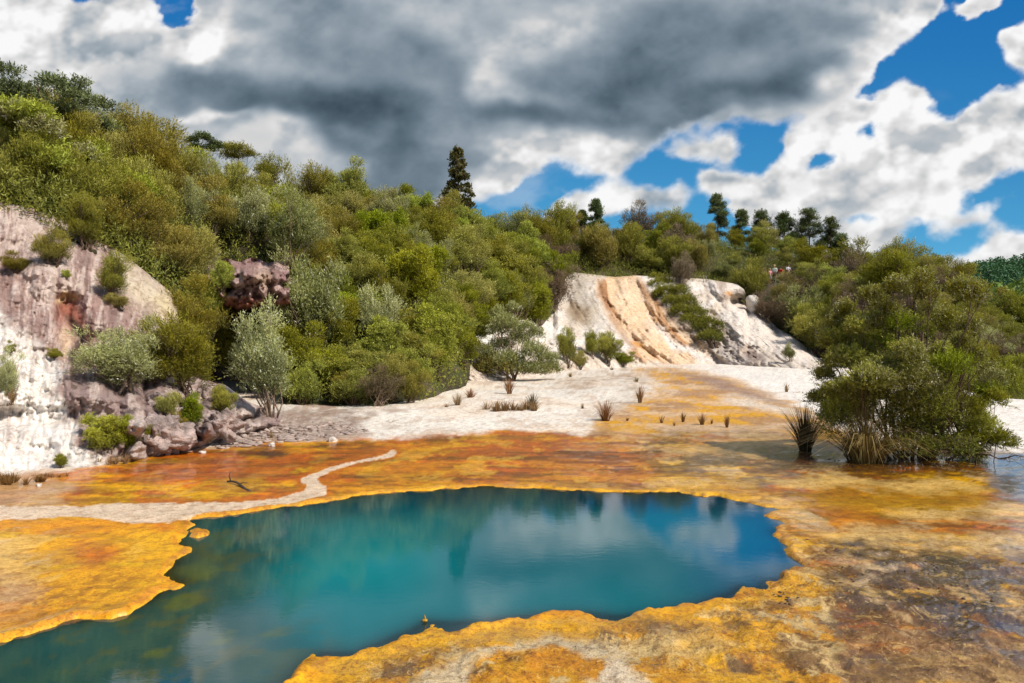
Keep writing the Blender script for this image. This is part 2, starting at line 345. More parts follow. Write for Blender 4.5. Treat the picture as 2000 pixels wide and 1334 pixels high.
    base = lerp(base, (.78, .60, .36), ss(.22, .36, -n2)*.45*(1-.6*left))
    fw = fl*(.75+.25*ss(-.4, .4, n2))
    c = c*(1-fl[:, None])+base*fl[:, None]; wet = np.maximum(wet, fl*.85)
    P = lambda poly, col, r=8, a=1., t=None, f=None: lerp(c, col, M(poly, r)*a*(1 if t is None else ss(t-.16, t+.10, f)))
    # back part: pale reflection and bush shade painted in, dark stains
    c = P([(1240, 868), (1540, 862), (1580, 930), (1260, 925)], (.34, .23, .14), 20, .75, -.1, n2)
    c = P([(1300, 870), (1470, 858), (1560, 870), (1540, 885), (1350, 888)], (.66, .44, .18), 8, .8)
    c = P([(1480, 880), (1660, 870), (1900, 900), (1930, 930), (1700, 925), (1500, 915)], (.075, .035, .015), 14, .8, -.2, n3)
    c = P([(1560, 898), (1940, 890), (1960, 925), (1820, 936), (1620, 918)], (.16, .07, .015), 8, .7, 0, n3)
    c = P([(1640, 900), (1560, 875), (1600, 855), (1700, 890)], (.03, .018, .012), 10, .85)  # shade and reflection of the large shrub painted onto the ground
    c = P([(1260, 935), (1330, 930), (1480, 938), (1500, 950), (1300, 960)], (.66, .42, .13), 6, .8)
    c = P([[(1000, 932), (1100, 930), (1250, 940), (1200, 955), (1020, 948)], [(700, 915), (800, 908), (900, 925), (820, 945), (700, 950)]], (.66, .38, .10), 8, .6, -.1, n2)
    c = P([(1500, 938), (1600, 932), (1820, 938), (1925, 960), (1900, 972), (1700, 958), (1560, 950)], (.72, .50, .22), 5, .95)
    c = P([(1560, 965), (1760, 962), (1930, 970), (1920, 1005), (1700, 1010), (1540, 990)], (.42, .22, .02), 12, .85)
    c = P([(1380, 950), (1560, 955), (1500, 975), (1420, 968)], (.48, .25, .06), 8, .7)
    c = P([[(1560, 1000), (1760, 1005), (1720, 1045), (1560, 1045)], [(1330, 940), (1440, 938), (1400, 948)], [(1260, 940), (1370, 944), (1300, 950)]], (.46, .15, .018), 12, .7, 0, n2)
    c = P([[(1700, 1000), (2060, 985), (2060, 1010), (1820, 1018)], [(1560, 1035), (1700, 1030), (1900, 1050), (2060, 1040), (2060, 1085), (1850, 1085), (1650, 1062)]], (.84, .60, .30), 8, .9, -.25, n2)
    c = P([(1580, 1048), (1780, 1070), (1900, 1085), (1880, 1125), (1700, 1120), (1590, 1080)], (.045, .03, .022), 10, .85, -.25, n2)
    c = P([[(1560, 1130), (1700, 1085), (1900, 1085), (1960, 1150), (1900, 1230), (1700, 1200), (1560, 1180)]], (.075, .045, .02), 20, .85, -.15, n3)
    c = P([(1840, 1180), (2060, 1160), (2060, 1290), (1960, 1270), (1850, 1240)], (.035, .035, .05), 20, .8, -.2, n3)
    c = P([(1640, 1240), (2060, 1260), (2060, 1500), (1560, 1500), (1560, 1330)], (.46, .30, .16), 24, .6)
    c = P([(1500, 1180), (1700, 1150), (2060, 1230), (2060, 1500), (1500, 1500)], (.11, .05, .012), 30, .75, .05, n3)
    c = P([(1920, 884), (2500, 884), (2500, 990), (1930, 980)], (.20, .19, .20), 10, .9)  # blue-grey water reflection painted into the ground colour
    c = P([(1890, 1060), (2500, 1060), (2500, 1200), (1900, 1180)], (.16, .12, .10), 20, .6, 0, n2)
    c = P([[(1652, 1102), (1700, 1104), (1750, 1112), (1744, 1122), (1690, 1118)], [(1662, 1138), (1700, 1136), (1728, 1150), (1720, 1158), (1680, 1150)]], (.74, .56, .36), 3, 1)
    # near right bank
    near = M([(560, 1400), (560, 1330), (640, 1276), (740, 1255), (835, 1214), (1040, 1202), (1210, 1205), (1372, 1177), (1480, 1150), (1600, 1120), (1640, 1200), (1640, 1500), (500, 1500)], 8)
    nb = np.tile(np.array((.62, .32, .05)), (len(px), 1))
    nb = lerp(nb, (.62, .46, .24), ss(-.05, .14, fbm(xx*2.2, yy*2.2, 0, 80, 6, .6)))
    nb = lerp(nb, (.16, .08, .03), ss(.16, .34, fbm(xx*3.1+4, yy*3.1, 0, 81, 6, .62))*.85)
    nb = lerp(nb, (.60, .26, .02), ss(.1, .26, fbm(xx*2.7-4, yy*2.7, 0, 82, 6, .62))*.8)
    c = c*(1-near[:, None])+nb*near[:, None]; wet = wet*(1-near*.75)
    c = P([(880, 1290), (900, 1270), (980, 1250), (1060, 1240), (1150, 1255), (1200, 1262), (1190, 1280), (1260, 1320), (1240, 1400), (1180, 1400), (1120, 1300), (1000, 1275), (920, 1300), (860, 1400), (760, 1400), (800, 1330)], (.62, .52, .36), 8, .95)
    c = P([(965, 1275), (1040, 1266), (1140, 1280), (1180, 1300), (1180, 1330), (1130, 1318), (1010, 1300), (970, 1288)], (.52, .22, .03), 5, .95)
    c = P([(1180, 1290), (1230, 1290), (1290, 1340), (1280, 1400), (1190, 1400)], (.68, .58, .44), 6, .95)
    c = P([(1290, 1240), (1400, 1240), (1480, 1290), (1500, 1340), (1380, 1345), (1300, 1310)], (.70, .48, .20), 14, .8, -.3, n3)
    c = P([(1360, 1300), (1440, 1290), (1500, 1320), (1470, 1345), (1380, 1345)], (.68, .34, .02), 8, .8, -.2, n3)
    c = P([[(1200, 1205), (1290, 1205), (1400, 1230), (1380, 1245), (1230, 1245)], [(780, 1262), (850, 1258), (880, 1285), (830, 1308), (760, 1300)], [(1480, 1160), (1540, 1145), (1560, 1180), (1500, 1180)]], (.20, .12, .07), 10, .85, -.3, n4)
    c = P([(560, 1400), (560, 1330), (640, 1276), (740, 1256), (835, 1214), (1040, 1203), (1180, 1206), (1180, 1240), (1000, 1245), (860, 1262), (700, 1310), (640, 1400)], (.66, .33, .012), 8, .75)
    # near left bank
    lb = M([(-500, 1020), (0, 1020), (150, 1012), (250, 1026), (330, 1026), (370, 1030), (360, 1140), (200, 1215), (0, 1262), (-500, 1400)], 5)
    q = np.tile(np.array((.70, .34, .02)), (len(px), 1))
    q = lerp(q, (.66, .48, .26), ss(160, -60, px+.25*(py-1100)+60*n1)*.95)
    q = lerp(q, (.66, .44, .17), ss(.0, .2, n2)*.7); q = lerp(q, (.62, .20, .01), ss(.1, .25, sk)*.5); q = lerp(q, (.80, .52, .06), ss(.1, .25, -sk2)*.5)
    q = lerp(q, (.55, .12, .01), mask(ell(185, 1082, 45, 20), 14, wpx, wpy)*.95)
    q = lerp(q, (.22, .11, .03), ss(.05, .2, n3)*.6*ss(1060, 1160, py)); q = lerp(q, (.30, .15, .05), mask([(60, 1150), (200, 1115), (330, 1160), (260, 1190), (100, 1215), (0, 1225)], 20, wpx, wpy)*ss(-.05, .15, n4)*.75)
    q = lerp(q, (.60, .14, .01), mask([(280, 1029), (370, 1028), (365, 1042), (320, 1040)], 4, wpx, wpy))
    q = lerp(q, (.44, .30, .22), mask(ell(30, 1165, 60, 25), 25, wpx, wpy)*.6)
    c = c*(1-lb[:, None])+q*lb[:, None]; wet = wet*(1-lb*.45)
    # far left margin: reflection of white rock, brown rim
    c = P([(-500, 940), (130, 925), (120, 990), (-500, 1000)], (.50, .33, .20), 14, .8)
    c = P([[(455, 884), (520, 880), (555, 886), (545, 893), (500, 894), (470, 889)], [(610, 872), (700, 866), (735, 870), (700, 878), (630, 880)]], (.05, .022, .01), 3, .95)
    c = P([[(470, 889), (505, 887), (520, 891), (490, 895)], [(545, 868), (640, 866), (600, 874), (560, 878)]], (.66, .36, .04), 3, .8)
    film = np.clip(M([(1925, 884), (2500, 884), (2500, 985), (1950, 975)], 8)+M([(1850, 1080), (2500, 1040), (2500, 1330), (1930, 1300), (1800, 1200)], 30)*ss(-.15, .15, n3)*.9+M([(1240, 866), (1560, 862), (1600, 930), (1270, 925)], 16)*ss(-.2, .2, n2)*.8
        +M([(1480, 876), (1700, 880), (1940, 900), (1900, 930), (1500, 915)], 10)*.8+M([(1580, 1050), (1780, 1070), (1900, 1085), (1880, 1125), (1700, 1120)], 10)*ss(-.1, .2, n3)+fl*ss(.2, .35, fbm(xx*.7, yy*1.4, 0, 75, 5, .6))*.45, 0, 1)*fl
    mid = M([(420, 880), (640, 866), (940, 850), (1240, 856), (1300, 950), (1000, 945), (800, 950), (650, 968), (640, 930), (760, 895)], 14)*fl
    c = lerp(c, (.58, .13, .004), mid*ss(-.15, .15, sk)*.6); c = lerp(c, (.14, .045, .010), mid*ss(.12, .26, sk2)*.5); c = lerp(c, (.80, .50, .16), mid*ss(.18, .3, -n2)*.5)
    film = np.maximum(film, mid*.35*ss(-.2, .2, n1))
    c = c*(1-.35*film[:, None])
    # pale mud channel
    ch = mask([(-500, 980), (-50, 985), (60, 993), (150, 990), (250, 983), (330, 986), (450, 983), (545, 976), (590, 962), (600, 950), (583, 940), (596, 932), (640, 917), (700, 902), (752, 889), (768, 880), (782, 884), (765, 894), (700, 908), (650, 923), (622, 937), (628, 948), (645, 955), (640, 968), (575, 984), (480, 999), (390, 1012), (330, 1026), (260, 1026), (150, 1011), (0, 1019), (-500, 1030)], 2, px+(wpx-px)*.35, py+(wpy-py)*.3)
    chm = ss(.35, .6, ch)
    rim = ss(.02, .3, mask([(270, 980), (330, 984), (450, 980), (545, 973), (580, 960), (592, 950), (575, 940), (590, 930), (640, 912), (700, 898), (768, 876), (790, 885), (700, 912), (632, 940), (655, 955), (645, 972), (575, 988), (480, 1003), (380, 1018), (300, 1030)], 6, wpx, wpy))*(1-chm)
    c = lerp(c, (.52, .13, .01), rim*.75)
    c = lerp(c, (.66, .54, .42), chm); wet = wet*(1-chm*.35)
    # algal rim of the pool
    edge = np.exp(-np.clip(d, 0, 9)/.16)*(d > -.2)
    c = lerp(c, (.74, .38, .012), edge*np.clip(.85*ss(1500, 1400, px)+.45, 0, .95)*(1-chm*.9))
    c = lerp(c, (.50, .15, .01), np.exp(-((d-.05)/.03)**2)*.5*(d > 0)*(1-chm)*(py > 1000))
    # under water
    c = lerp(c, (.10, .075, .015), ss(-.05, -.5, d))
    # distance
    c = lerp(c, (.10, .12, .04), ss(85, 120, Y)); wet = wet*ss(80, 70, Y)
    c = c*(1+.13*n4[:, None]+.10*n3[:, None])
    rough = M([[(1480, 1100), (1600, 1050), (1900, 1060), (2060, 1100), (2060, 1400), (560, 1400), (640, 1290), (835, 1225), (1210, 1215), (1372, 1187)]], 25)*(1-ch)
    return np.clip(c, .01, .9), np.clip(wet, 0, 1), rough, film*(1-ch)
def build_ground():
    pxs = np.concatenate([np.linspace(-3200, -140, 90), np.arange(-120, 2121, 3.6), np.linspace(2140, 5200, 90)])
    pys = np.concatenate([[HZ+.7, HZ+1.2, HZ+2, HZ+4, HZ+7, HZ+10], np.arange(HZ+13, 840, 2.5), np.arange(840, 1380, 2.5), np.array([1400, 1440, 1500, 1600, 1800, 2200, 3000, 5000.])])
    PX, PY = np.meshgrid(pxs, pys); Y = gY(PY); X = (PX-1000)/F*Y
    x, y = X.ravel(), Y.ravel(); px, py = PX.ravel(), PY.ravel()
    PW = np.array([((a-1000)/F*gY(b), gY(b)) for a, b in POOL])
    jx = x+.10*fbm(x*1.6, y*1.3, 0, 30, 4)+.035*fbm(x*7, y*5, 0, 32, 3); jy = y+.16*fbm(x*1.6, y*1.3, 0, 31, 4)+.05*fbm(x*7, y*5, 0, 33, 3)
    d = np.full(x.shape, 9.); nr = (py > 930) & (px > -500) & (px < 1700)
    d[nr] = sdist(PW, jx[nr], jy[nr])
    isl = np.array([((a-1000)/F*gY(b), gY(b)) for a, b in ell(381, 1039, 25, 9)])
    d2 = np.full(x.shape, 9.); d2[nr] = sdist(isl, jx[nr], jy[nr])
    dd = np.where(d < 0, np.maximum(d, -d2), d)
    c, wet, rough, film = ground_paint(px, py, x, y, dd)
    far = ss(75, 110, y)
    z = .012+.012*fbm(x*.7, y*.7, 0, 35, 4)+rough*.05*np.clip(fbm(x*2.6, y*2.6, 0, 36, 7, .62), -.2, 1)+.012*np.exp(-np.clip(dd, 0, 9)/.35)*(1-np.abs(fbm(x*3, y*3, 0, 40, 3))*2.2)*(py > 1000)*(px > 380)+.006*fbm(x*6, y*6, 0, 37, 4)
    z = z+ss(840, 780, py)*.15*(.5+fbm(x*.2, y*.2, 0, 38, 4))
    z = z+.022*np.exp(-((dd-.10)/.10)**2)*(.5+.8*fbm(x*3, y*3, 0, 39, 3))*(dd > -.1)
    z = np.maximum(z, .004)
    z = np.where(dd < .06, z*np.clip(dd/.06, 0, 1)+np.minimum(dd-.0, 0)*1.1*1.0, z)
    z = np.maximum(z, -1.4)+crest_z(px, y)+far*(-.3)
    V = np.stack([x, y, z], -1)
    N = NT('sinter_flats')
    tc = N.n('ShaderNodeTexCoord').outputs['Object']; a = N.attr('Col'); wt = N.attr('wet').outputs['Fac']; rg = N.attr('rough').outputs['Fac']
    mp = N.n('ShaderNodeMapping'); N.l(tc, mp.inputs[0]); mp.inputs['Scale'].default_value = (1, 1.0, 1)
    f1, f2, f3 = N.noise(mp.outputs[0], 7, 8, .68, .4), N.noise(mp.outputs[0], 34, 7, .7), N.noise(mp.outputs[0], 150, 4, .6)
    c1 = N.mix(N.rng(f1, .50, .62, 0, .55), a.outputs['Color'], N.mix(1.0, a.outputs['Color'], (.50, .34, .22), 'MULTIPLY'))
    c1 = N.mix(N.rng(f1, .44, .34, 0, .45), c1, N.mix(.5, c1, (.72, .50, .22)))
    c2 = N.mix(N.rng(f2, .50, .64, 0, .70), c1, N.mix(1.0, c1, (.42, .30, .22), 'MULTIPLY'))
    f4 = N.noise(mp.outputs[0], 16, 8, .72, 1.2); rdg = N.math('ABSOLUTE', N.math('SUBTRACT', f4, .5))
    vein = N.math('MULTIPLY', N.rng(rdg, .0, .022, 1, 0), N.rng(f1, .46, .6, 0, 1))
    c2 = N.mix(N.math('MULTIPLY', vein, N.math('ADD', N.math('MULTIPLY', rg, .65), .22)), c2, (.06, .03, .014))
    blk = N.math('MULTIPLY', N.rng(N.noise(mp.outputs[0], 11, 9, .78, .6), .56, .64, 0, 1), rg)
    c2 = N.mix(N.math('MULTIPLY', blk, .85), c2, (.04, .022, .012))
    crm = N.math('MULTIPLY', N.rng(N.noise(mp.outputs[0], 24, 8, .75, .6), .57, .64, 0, 1), N.math('ADD', N.math('MULTIPLY', rg, .5), .15))
    c2 = N.mix(crm, c2, (.72, .52, .26))
    spk = N.rng(f3, .60, .66, 0, 1)
    c2 = N.mix(N.math('MULTIPLY', N.rng(N.noise(tc, 5, 9, .75, .8), .55, .60, 0, 1), N.math('MULTIPLY', rg, .45)), c2, (.72, .50, .22))
    c3 = N.mix(N.math('MULTIPLY', spk, N.math('ADD', N.math('MULTIPLY', rg, .6), .15)), c2, (.035, .02, .012))
    lum = N.math('MULTIPLY', N.rng(N.noise(mp.outputs[0], 90, 5, .7), .3, .7, .85, 1.3), 1.0)
    hs = N.n('ShaderNodeHueSaturation'); N.l(lum, hs.inputs['Value']); hs.inputs['Saturation'].default_value = 1.17; N.l(c3, hs.inputs['Color'])
    p = N.n('ShaderNodeBsdfPrincipled'); N.l(hs.outputs[0], p.inputs['Base Color'])
    hgt = N.math('ADD', N.math('MULTIPLY', f1, .6), N.math('ADD', N.math('MULTIPLY', f2, .5), N.math('MULTIPLY', f3, .2)))
    b = N.n('ShaderNodeBump'); b.inputs['Distance'].default_value = .05; N.l(N.rng(rg, 0, 1, .12, .75), b.inputs['Strength']); N.l(hgt, b.inputs['Height'])
    N.l(b.outputs[0], p.inputs['Normal'])
    pud = N.math('ADD', wt, N.math('MULTIPLY', N.rng(N.noise(tc, 1.6, 5, .6), .3, .7, -1, 1), .35))
    N.l(N.rng(wt, 0, 1, .75, .35), p.inputs['Roughness'])
    N.l(N.math('MAXIMUM', N.math('MULTIPLY', N.attr('film').outputs['Fac'], 1.0), N.math('MULTIPLY', N.math('MULTIPLY', N.rng(pud, .55, 1.0, 0, .6), wt), N.rng(rg, 0, 1, 1, .2))), p.inputs['Coat Weight']); p.inputs['Coat Roughness'].default_value = .06; p.inputs['Coat IOR'].default_value = 1.5
    mw = N.n('ShaderNodeMapping'); N.l(tc, mw.inputs[0]); mw.inputs['Scale'].default_value = (1, 2.2, 1)
    wv = N.noise(mw.outputs[0], 6, 4, .6, .5)
    N.l(N.bump(wv, .05, .03), p.inputs['Coat Normal'])
    N.l(p.outputs[0], N.out.inputs[0])
    o = mesh('ground', V, gridF(*PX.shape)[:, ::-1], N.m, {'Col': c, 'wet': wet, 'rough': rough, 'film': film}, smooth=True)
    tag(o, kind='structure')
    return o
ground = build_ground()
# ------------------------------------------------------------------ pool water
def build_water():
    pxs = np.arange(-460, 1660, 9.0); pys = np.concatenate([np.arange(938, 1400, 6.0), [1420, 1460, 1520, 1620, 1760]])
    PX, PY = np.meshgrid(pxs, pys); Y = gY(PY); X = (PX-1000)/F*Y; x, y, px, py = X.ravel(), Y.ravel(), PX.ravel(), PY.ravel()
    PW = np.array([((a-1000)/F*gY(b), gY(b)) for a, b in POOL]); d = -sdist(PW, x, y)
    wx = px+30*fbm(x*.7, y*.5, 0, 90, 4); wy = py+20*fbm(x*.7, y*.5, 0, 91, 4)
    c = np.tile(np.array((.0, .10, .125)), (len(x), 1))
    c = lerp(c, (.0, .24, .25), mask(ell(690, 1120, 200, 90), 60, wx, wy)*.8)
    c = lerp(c, (.0, .08, .18), ss(1300, 1500, wx)*.8); c = lerp(c, (.0, .15, .175), mask([(560, 1180), (1400, 1130), (1200, 1220), (800, 1240), (600, 1290)], 40, wx, wy)*.8)
    c = lerp(c, (.0, .012, .035), ss(1030, 960, wy)*.8)  # dark hill reflection painted into the water colour towards the far shore
    lf = mask([(300, 1000), (560, 980), (520, 1080), (500, 1200), (600, 1290), (560, 1400), (-500, 1500), (-500, 1250), (200, 1200)], 70, wx, wy)
    c = lerp(c, (.014, .055, .045), lf*.9)
    bl = ss(.05, .45, fbm(x*1.3, y*1.3, 0, 92, 5, .6))
    c = lerp(c, (.11, .13, .015), lf*bl*.6*ss(1040, 1150, py))
    bl2 = ss(.2, .5, fbm(x*3.3, y*3, 0, 93, 5, .6)); c = lerp(c, (.09, .08, .015), lf*bl2*.4)
    c = lerp(c, (.05, .09, .05), mask(ell(560, 1290, 90, 60), 40, wx, wy)*ss(-.2, .3, fbm(x*4, y*4, 0, 94, 4))*.6)
    sh = np.exp(-np.clip(d, 0, 9)/.10)
    V = np.stack([x, y, np.full(len(x), -.006)], -1)
    N = NT('hot_spring_water'); a = N.attr('Col'); s = N.attr('shallow').outputs['Fac']
    tc = N.n('ShaderNodeTexCoord').outputs['Object']; mp = N.n('ShaderNodeMapping'); N.l(tc, mp.inputs[0]); mp.inputs['Scale'].default_value = (1, 2.0, 1); mp.inputs['Rotation'].default_value = (0, 0, .12)
    h = N.math('ADD', N.noise(mp.outputs[0], 5.5, 3, .55, .6), N.math('MULTIPLY', N.noise(mp.outputs[0], 19, 3, .6), .35))
    nrm = N.bump(h, N_WAVE, .05)
    di = N.n('ShaderNodeBsdfDiffuse'); N.l(a.outputs['Color'], di.inputs[0])
    tr = N.n('ShaderNodeBsdfTransparent', i_0=(.75, .85, .8, 1))
    m1 = N.n('ShaderNodeMixShader'); N.l(N.math('MULTIPLY', s, .8), m1.inputs[0]); N.l(di.outputs[0], m1.inputs[1]); N.l(tr.outputs[0], m1.inputs[2])
    gl = N.n('ShaderNodeBsdfGlossy', i_Roughness=.03); N.l(nrm, gl.inputs['Normal'])
    fr = N.n('ShaderNodeFresnel', i_IOR=1.9); N.l(nrm, fr.inputs['Normal'])
    m2 = N.n('ShaderNodeMixShader'); N.l(N.math('MULTIPLY', fr.outputs[0], 1.0, True), m2.inputs[0]); N.l(m1.outputs[0], m2.inputs[1]); N.l(gl.outputs[0], m2.inputs[2])
    N.l(m2.outputs[0], N.out.inputs[0])
    Fq = gridF(*PX.shape)[:, ::-1]; keep = (d[Fq] > -.35).any(1)
    o = mesh('hot_spring_water', V, Fq[keep], N.m, {'Col': c, 'shallow': sh}, smooth=True); tag(o, kind='structure')
N_WAVE = .008
build_water()
# ================================================================== hillside, cliffs
def interp(px, xs, ys): return np.interp(px, xs, ys)
def rock_mat(name, bumpd=.10):
    N = NT(name); tc = N.n('ShaderNodeTexCoord').outputs['Object']; a = N.attr('Col')
    mp = N.n('ShaderNodeMapping'); N.l(tc, mp.inputs[0]); mp.inputs['Scale'].default_value = (1.4, 1.4, .38)
    f1, f2, f3 = N.noise(mp.outputs[0], 2.6, 9, .68, .5), N.noise(tc, 14, 7, .7), N.noise(tc, 55, 5, .7)
    c = N.mix(N.rng(f1, .46, .68, 0, .75), a.outputs['Color'], N.mix(1.0, a.outputs['Color'], (.46, .36, .32), 'MULTIPLY'))
    c = N.mix(N.rng(f2, .52, .70, 0, .6), c, N.mix(1.0, c, (.40, .32, .28), 'MULTIPLY'))
    c = N.mix(N.rng(f3, .35, .65, 0, .35), c, N.mix(1.0, c, (.6, .54, .5), 'MULTIPLY'))
    p = N.n('ShaderNodeBsdfPrincipled'); N.l(c, p.inputs['Base Color']); p.inputs['Roughness'].default_value = .8; p.inputs['Specular IOR Level'].default_value = .25
    hgt = N.math('ADD', f1, N.math('ADD', N.math('MULTIPLY', f2, .45), N.math('MULTIPLY', f3, .12)))
    N.l(N.bump(hgt, .7, bumpd*.7), p.inputs['Normal']); N.l(p.outputs[0], N.out.inputs[0]); return N.m
def patch(name, pxs, nt, top, bot, depth, paint, mat, disp):
    T = np.linspace(0, 1, nt); PX, TT = np.meshgrid(pxs, T)
    pb, ptp = bot(PX), top(PX); PY = pb+(ptp-pb)*TT
    Y = depth(PX, TT, PY); Y = Y+disp(PX, TT, PY, Y)
    V = pt(PX, PY, Y).reshape(-1, 3)
    c = paint(PX.ravel(), PY.ravel(), V, TT.ravel())
    return mesh(name, V, gridF(*PX.shape), mat, {'Col': np.clip(c, .01, .9)}, smooth=True)
FOOT = [(-900, 24, 8.5), (-300, 25, 8.0), (0, 26.2, 7.2), (120, 26.2, 6.6), (200, 26.5, 5.8), (280, 27, 4.6), (345, 27, 3.0), (380, 26.5, .3), (400, 27.0, .2), (424, 35.5, 1.6), (530, 35.5, 1.6), (556, 27.6, -.1), (600, 28.6, -.2), (760, 29, -.2), (850, 32, -.2), (905, 37, -.2), (935, 47, 1.2),
        (1000, 52, 2.2), (1060, 56.5, 3.4), (1090, 62, 5.0), (1110, 74, 7.6), (1240, 75, 7.8), (1380, 75, 7.3), (1445, 75, 6.2), (1475, 74, 4.3), (1520, 70, 2.4), (1560, 68, .8), (1600, 64, -.4), (1650, 58, -2.0), (1750, 48, -2.6), (1900, 40, -2.6), (2000, 37, -2.6), (3000, 36, -2.6)]
RIDGE = [(-900, 38, 90), (-300, 40, 190), (0, 42, 268), (200, 46, 326), (300, 48, 352), (400, 50, 368), (500, 54, 396), (600, 58, 424), (800, 66, 440), (930, 72, 470), (1100, 86, 482), (1300, 92, 478), (1400, 92, 484), (1500, 92, 500), (1600, 88, 522), (1700, 80, 552), (1850, 70, 580), (1950, 64, 640), (2050, 60, 672), (3000, 58, 690)]
fp, fY, fz = [np.array(v, float) for v in zip(*FOOT)]; rp, rY, rpy = [np.array(v, float) for v in zip(*RIDGE)]
fpy = 640+F*(3.2-fz)/fY; fY = YM(fY); fz = CH+(HZ-fpy)/F*fY; rY = YM(rY)
def build_hill():
    pxs = np.arange(-900, 3000, 9.0); nt = 90
    T = np.concatenate([np.linspace(0, 1, nt), 1+np.linspace(.05, 1.6, 24)]); PX, TT = np.meshgrid(pxs, T)
    y0, z0, y1 = np.interp(PX, fp, fY), np.interp(PX, fp, fz), np.interp(PX, rp, rY)
    z1 = CH+(HZ-np.interp(PX, rp, rpy))/F*y1
    t = np.clip(TT, 0, 1); prof = t+.22*np.sin(np.pi*t)*(1-.3*t)
    Y = y0+(y1-y0)*TT; Z = z0+(z1-z0)*prof-np.clip(TT-1, 0, 9)**1.2*9
    X = (PX-1000)/F*Y
    Z = Z+(.9*fbm(X*.09, Y*.09, 0, 100, 4)+.35*fbm(X*.4, Y*.4, 0, 101, 3))*ss(0, .12, TT)
    Z = Z+3.4*np.exp(-((PX-480)/70)**4-((Y-34.0)/3.0)**2)
    V = np.stack([X, Y, Z], -1).reshape(-1, 3)
    # a skirt at the foot
    n = fbm(V[:, 0]*.6, V[:, 1]*.6, V[:, 2]*.6, 102, 5)
    c = np.tile(np.array((.055, .045, .02)), (len(V), 1)); c = lerp(c, (.05, .07, .015), ss(-.2, .4, n)); c = lerp(c, (.14, .10, .07), ss(.3, .7, n))
    o = mesh('hillside', V, gridF(*PX.shape), rock_mat('hill_soil', .15), {'Col': c}, smooth=True); tag(o, kind='structure'); return o
hill = build_hill()
CT = [(-700, 250), (-300, 335), (-100, 375), (0, 395), (60, 406), (120, 428), (190, 466), (250, 503), (300, 543), (335, 572), (346, 600), (352, 660), (370, 720), (400, 740), (440, 752), (480, 782), (560, 815), (600, 822)]
CB = [(-700, 1010), (-300, 958), (0, 926), (100, 914), (190, 906), (260, 895), (340, 882), (420, 864), (450, 850), (520, 832), (560, 826), (600, 824)]
def cliff_depth(PX, T, PY):
    yb = gY(np.interp(PX, *zip(*CB)))-.25; yt = YM(np.interp(PX, [-700, 0, 340, 360, 400, 560, 600], [25, 26.6, 27.3, 26, 24.5, 25.3, 26.6]))
    prof = np.interp(T, [0, .10, .30, .38, .50, 1], [0, .03, .14, .36, .44, 1])*ss(60, 200, PX)+(1-ss(60, 200, PX))*(T*.75+.25*T*T)
    return yb+(yt-yb)*prof
def cliff_disp(PX, T, PY, Y):
    u = PX/60; e = np.sin(np.pi*np.clip(T, 0, 1))**.4
    flute = -np.abs(fbm(u*2.4+.5*fbm(u, PY/90, 0, 5, 3), PY/240, 0, 110, 4))*.7
    lump = fbm(PX/95, PY/75, 0, 111, 5, .55)
    low = ss(180, 300, PX)*ss(700, 780, PY)
    l2 = -np.abs(fbm(PX/44, PY/40, 0, 112, 3, .4))+.6
    alc = mask([(112, 600), (125, 572), (150, 575), (165, 610), (168, 670), (155, 716), (128, 712), (118, 650)], 10, PX.ravel(), PY.ravel()).reshape(PX.shape)
    fine = -np.abs(fbm((PX+.25*PY)/13, PY/120, 0, 116, 4, .55)); crk = -ss(.0, .10, .10-np.abs(fbm(PX/70, PY/45, 0, 117, 4)))
    return e*(.30*flute*ss(.0, .2, T)-.16*fine*1.0-.05*crk+.62*lump+low*(l2*1.5-.55))+alc*.8+.05*fbm(PX/14, PY/14, 0, 113, 3)
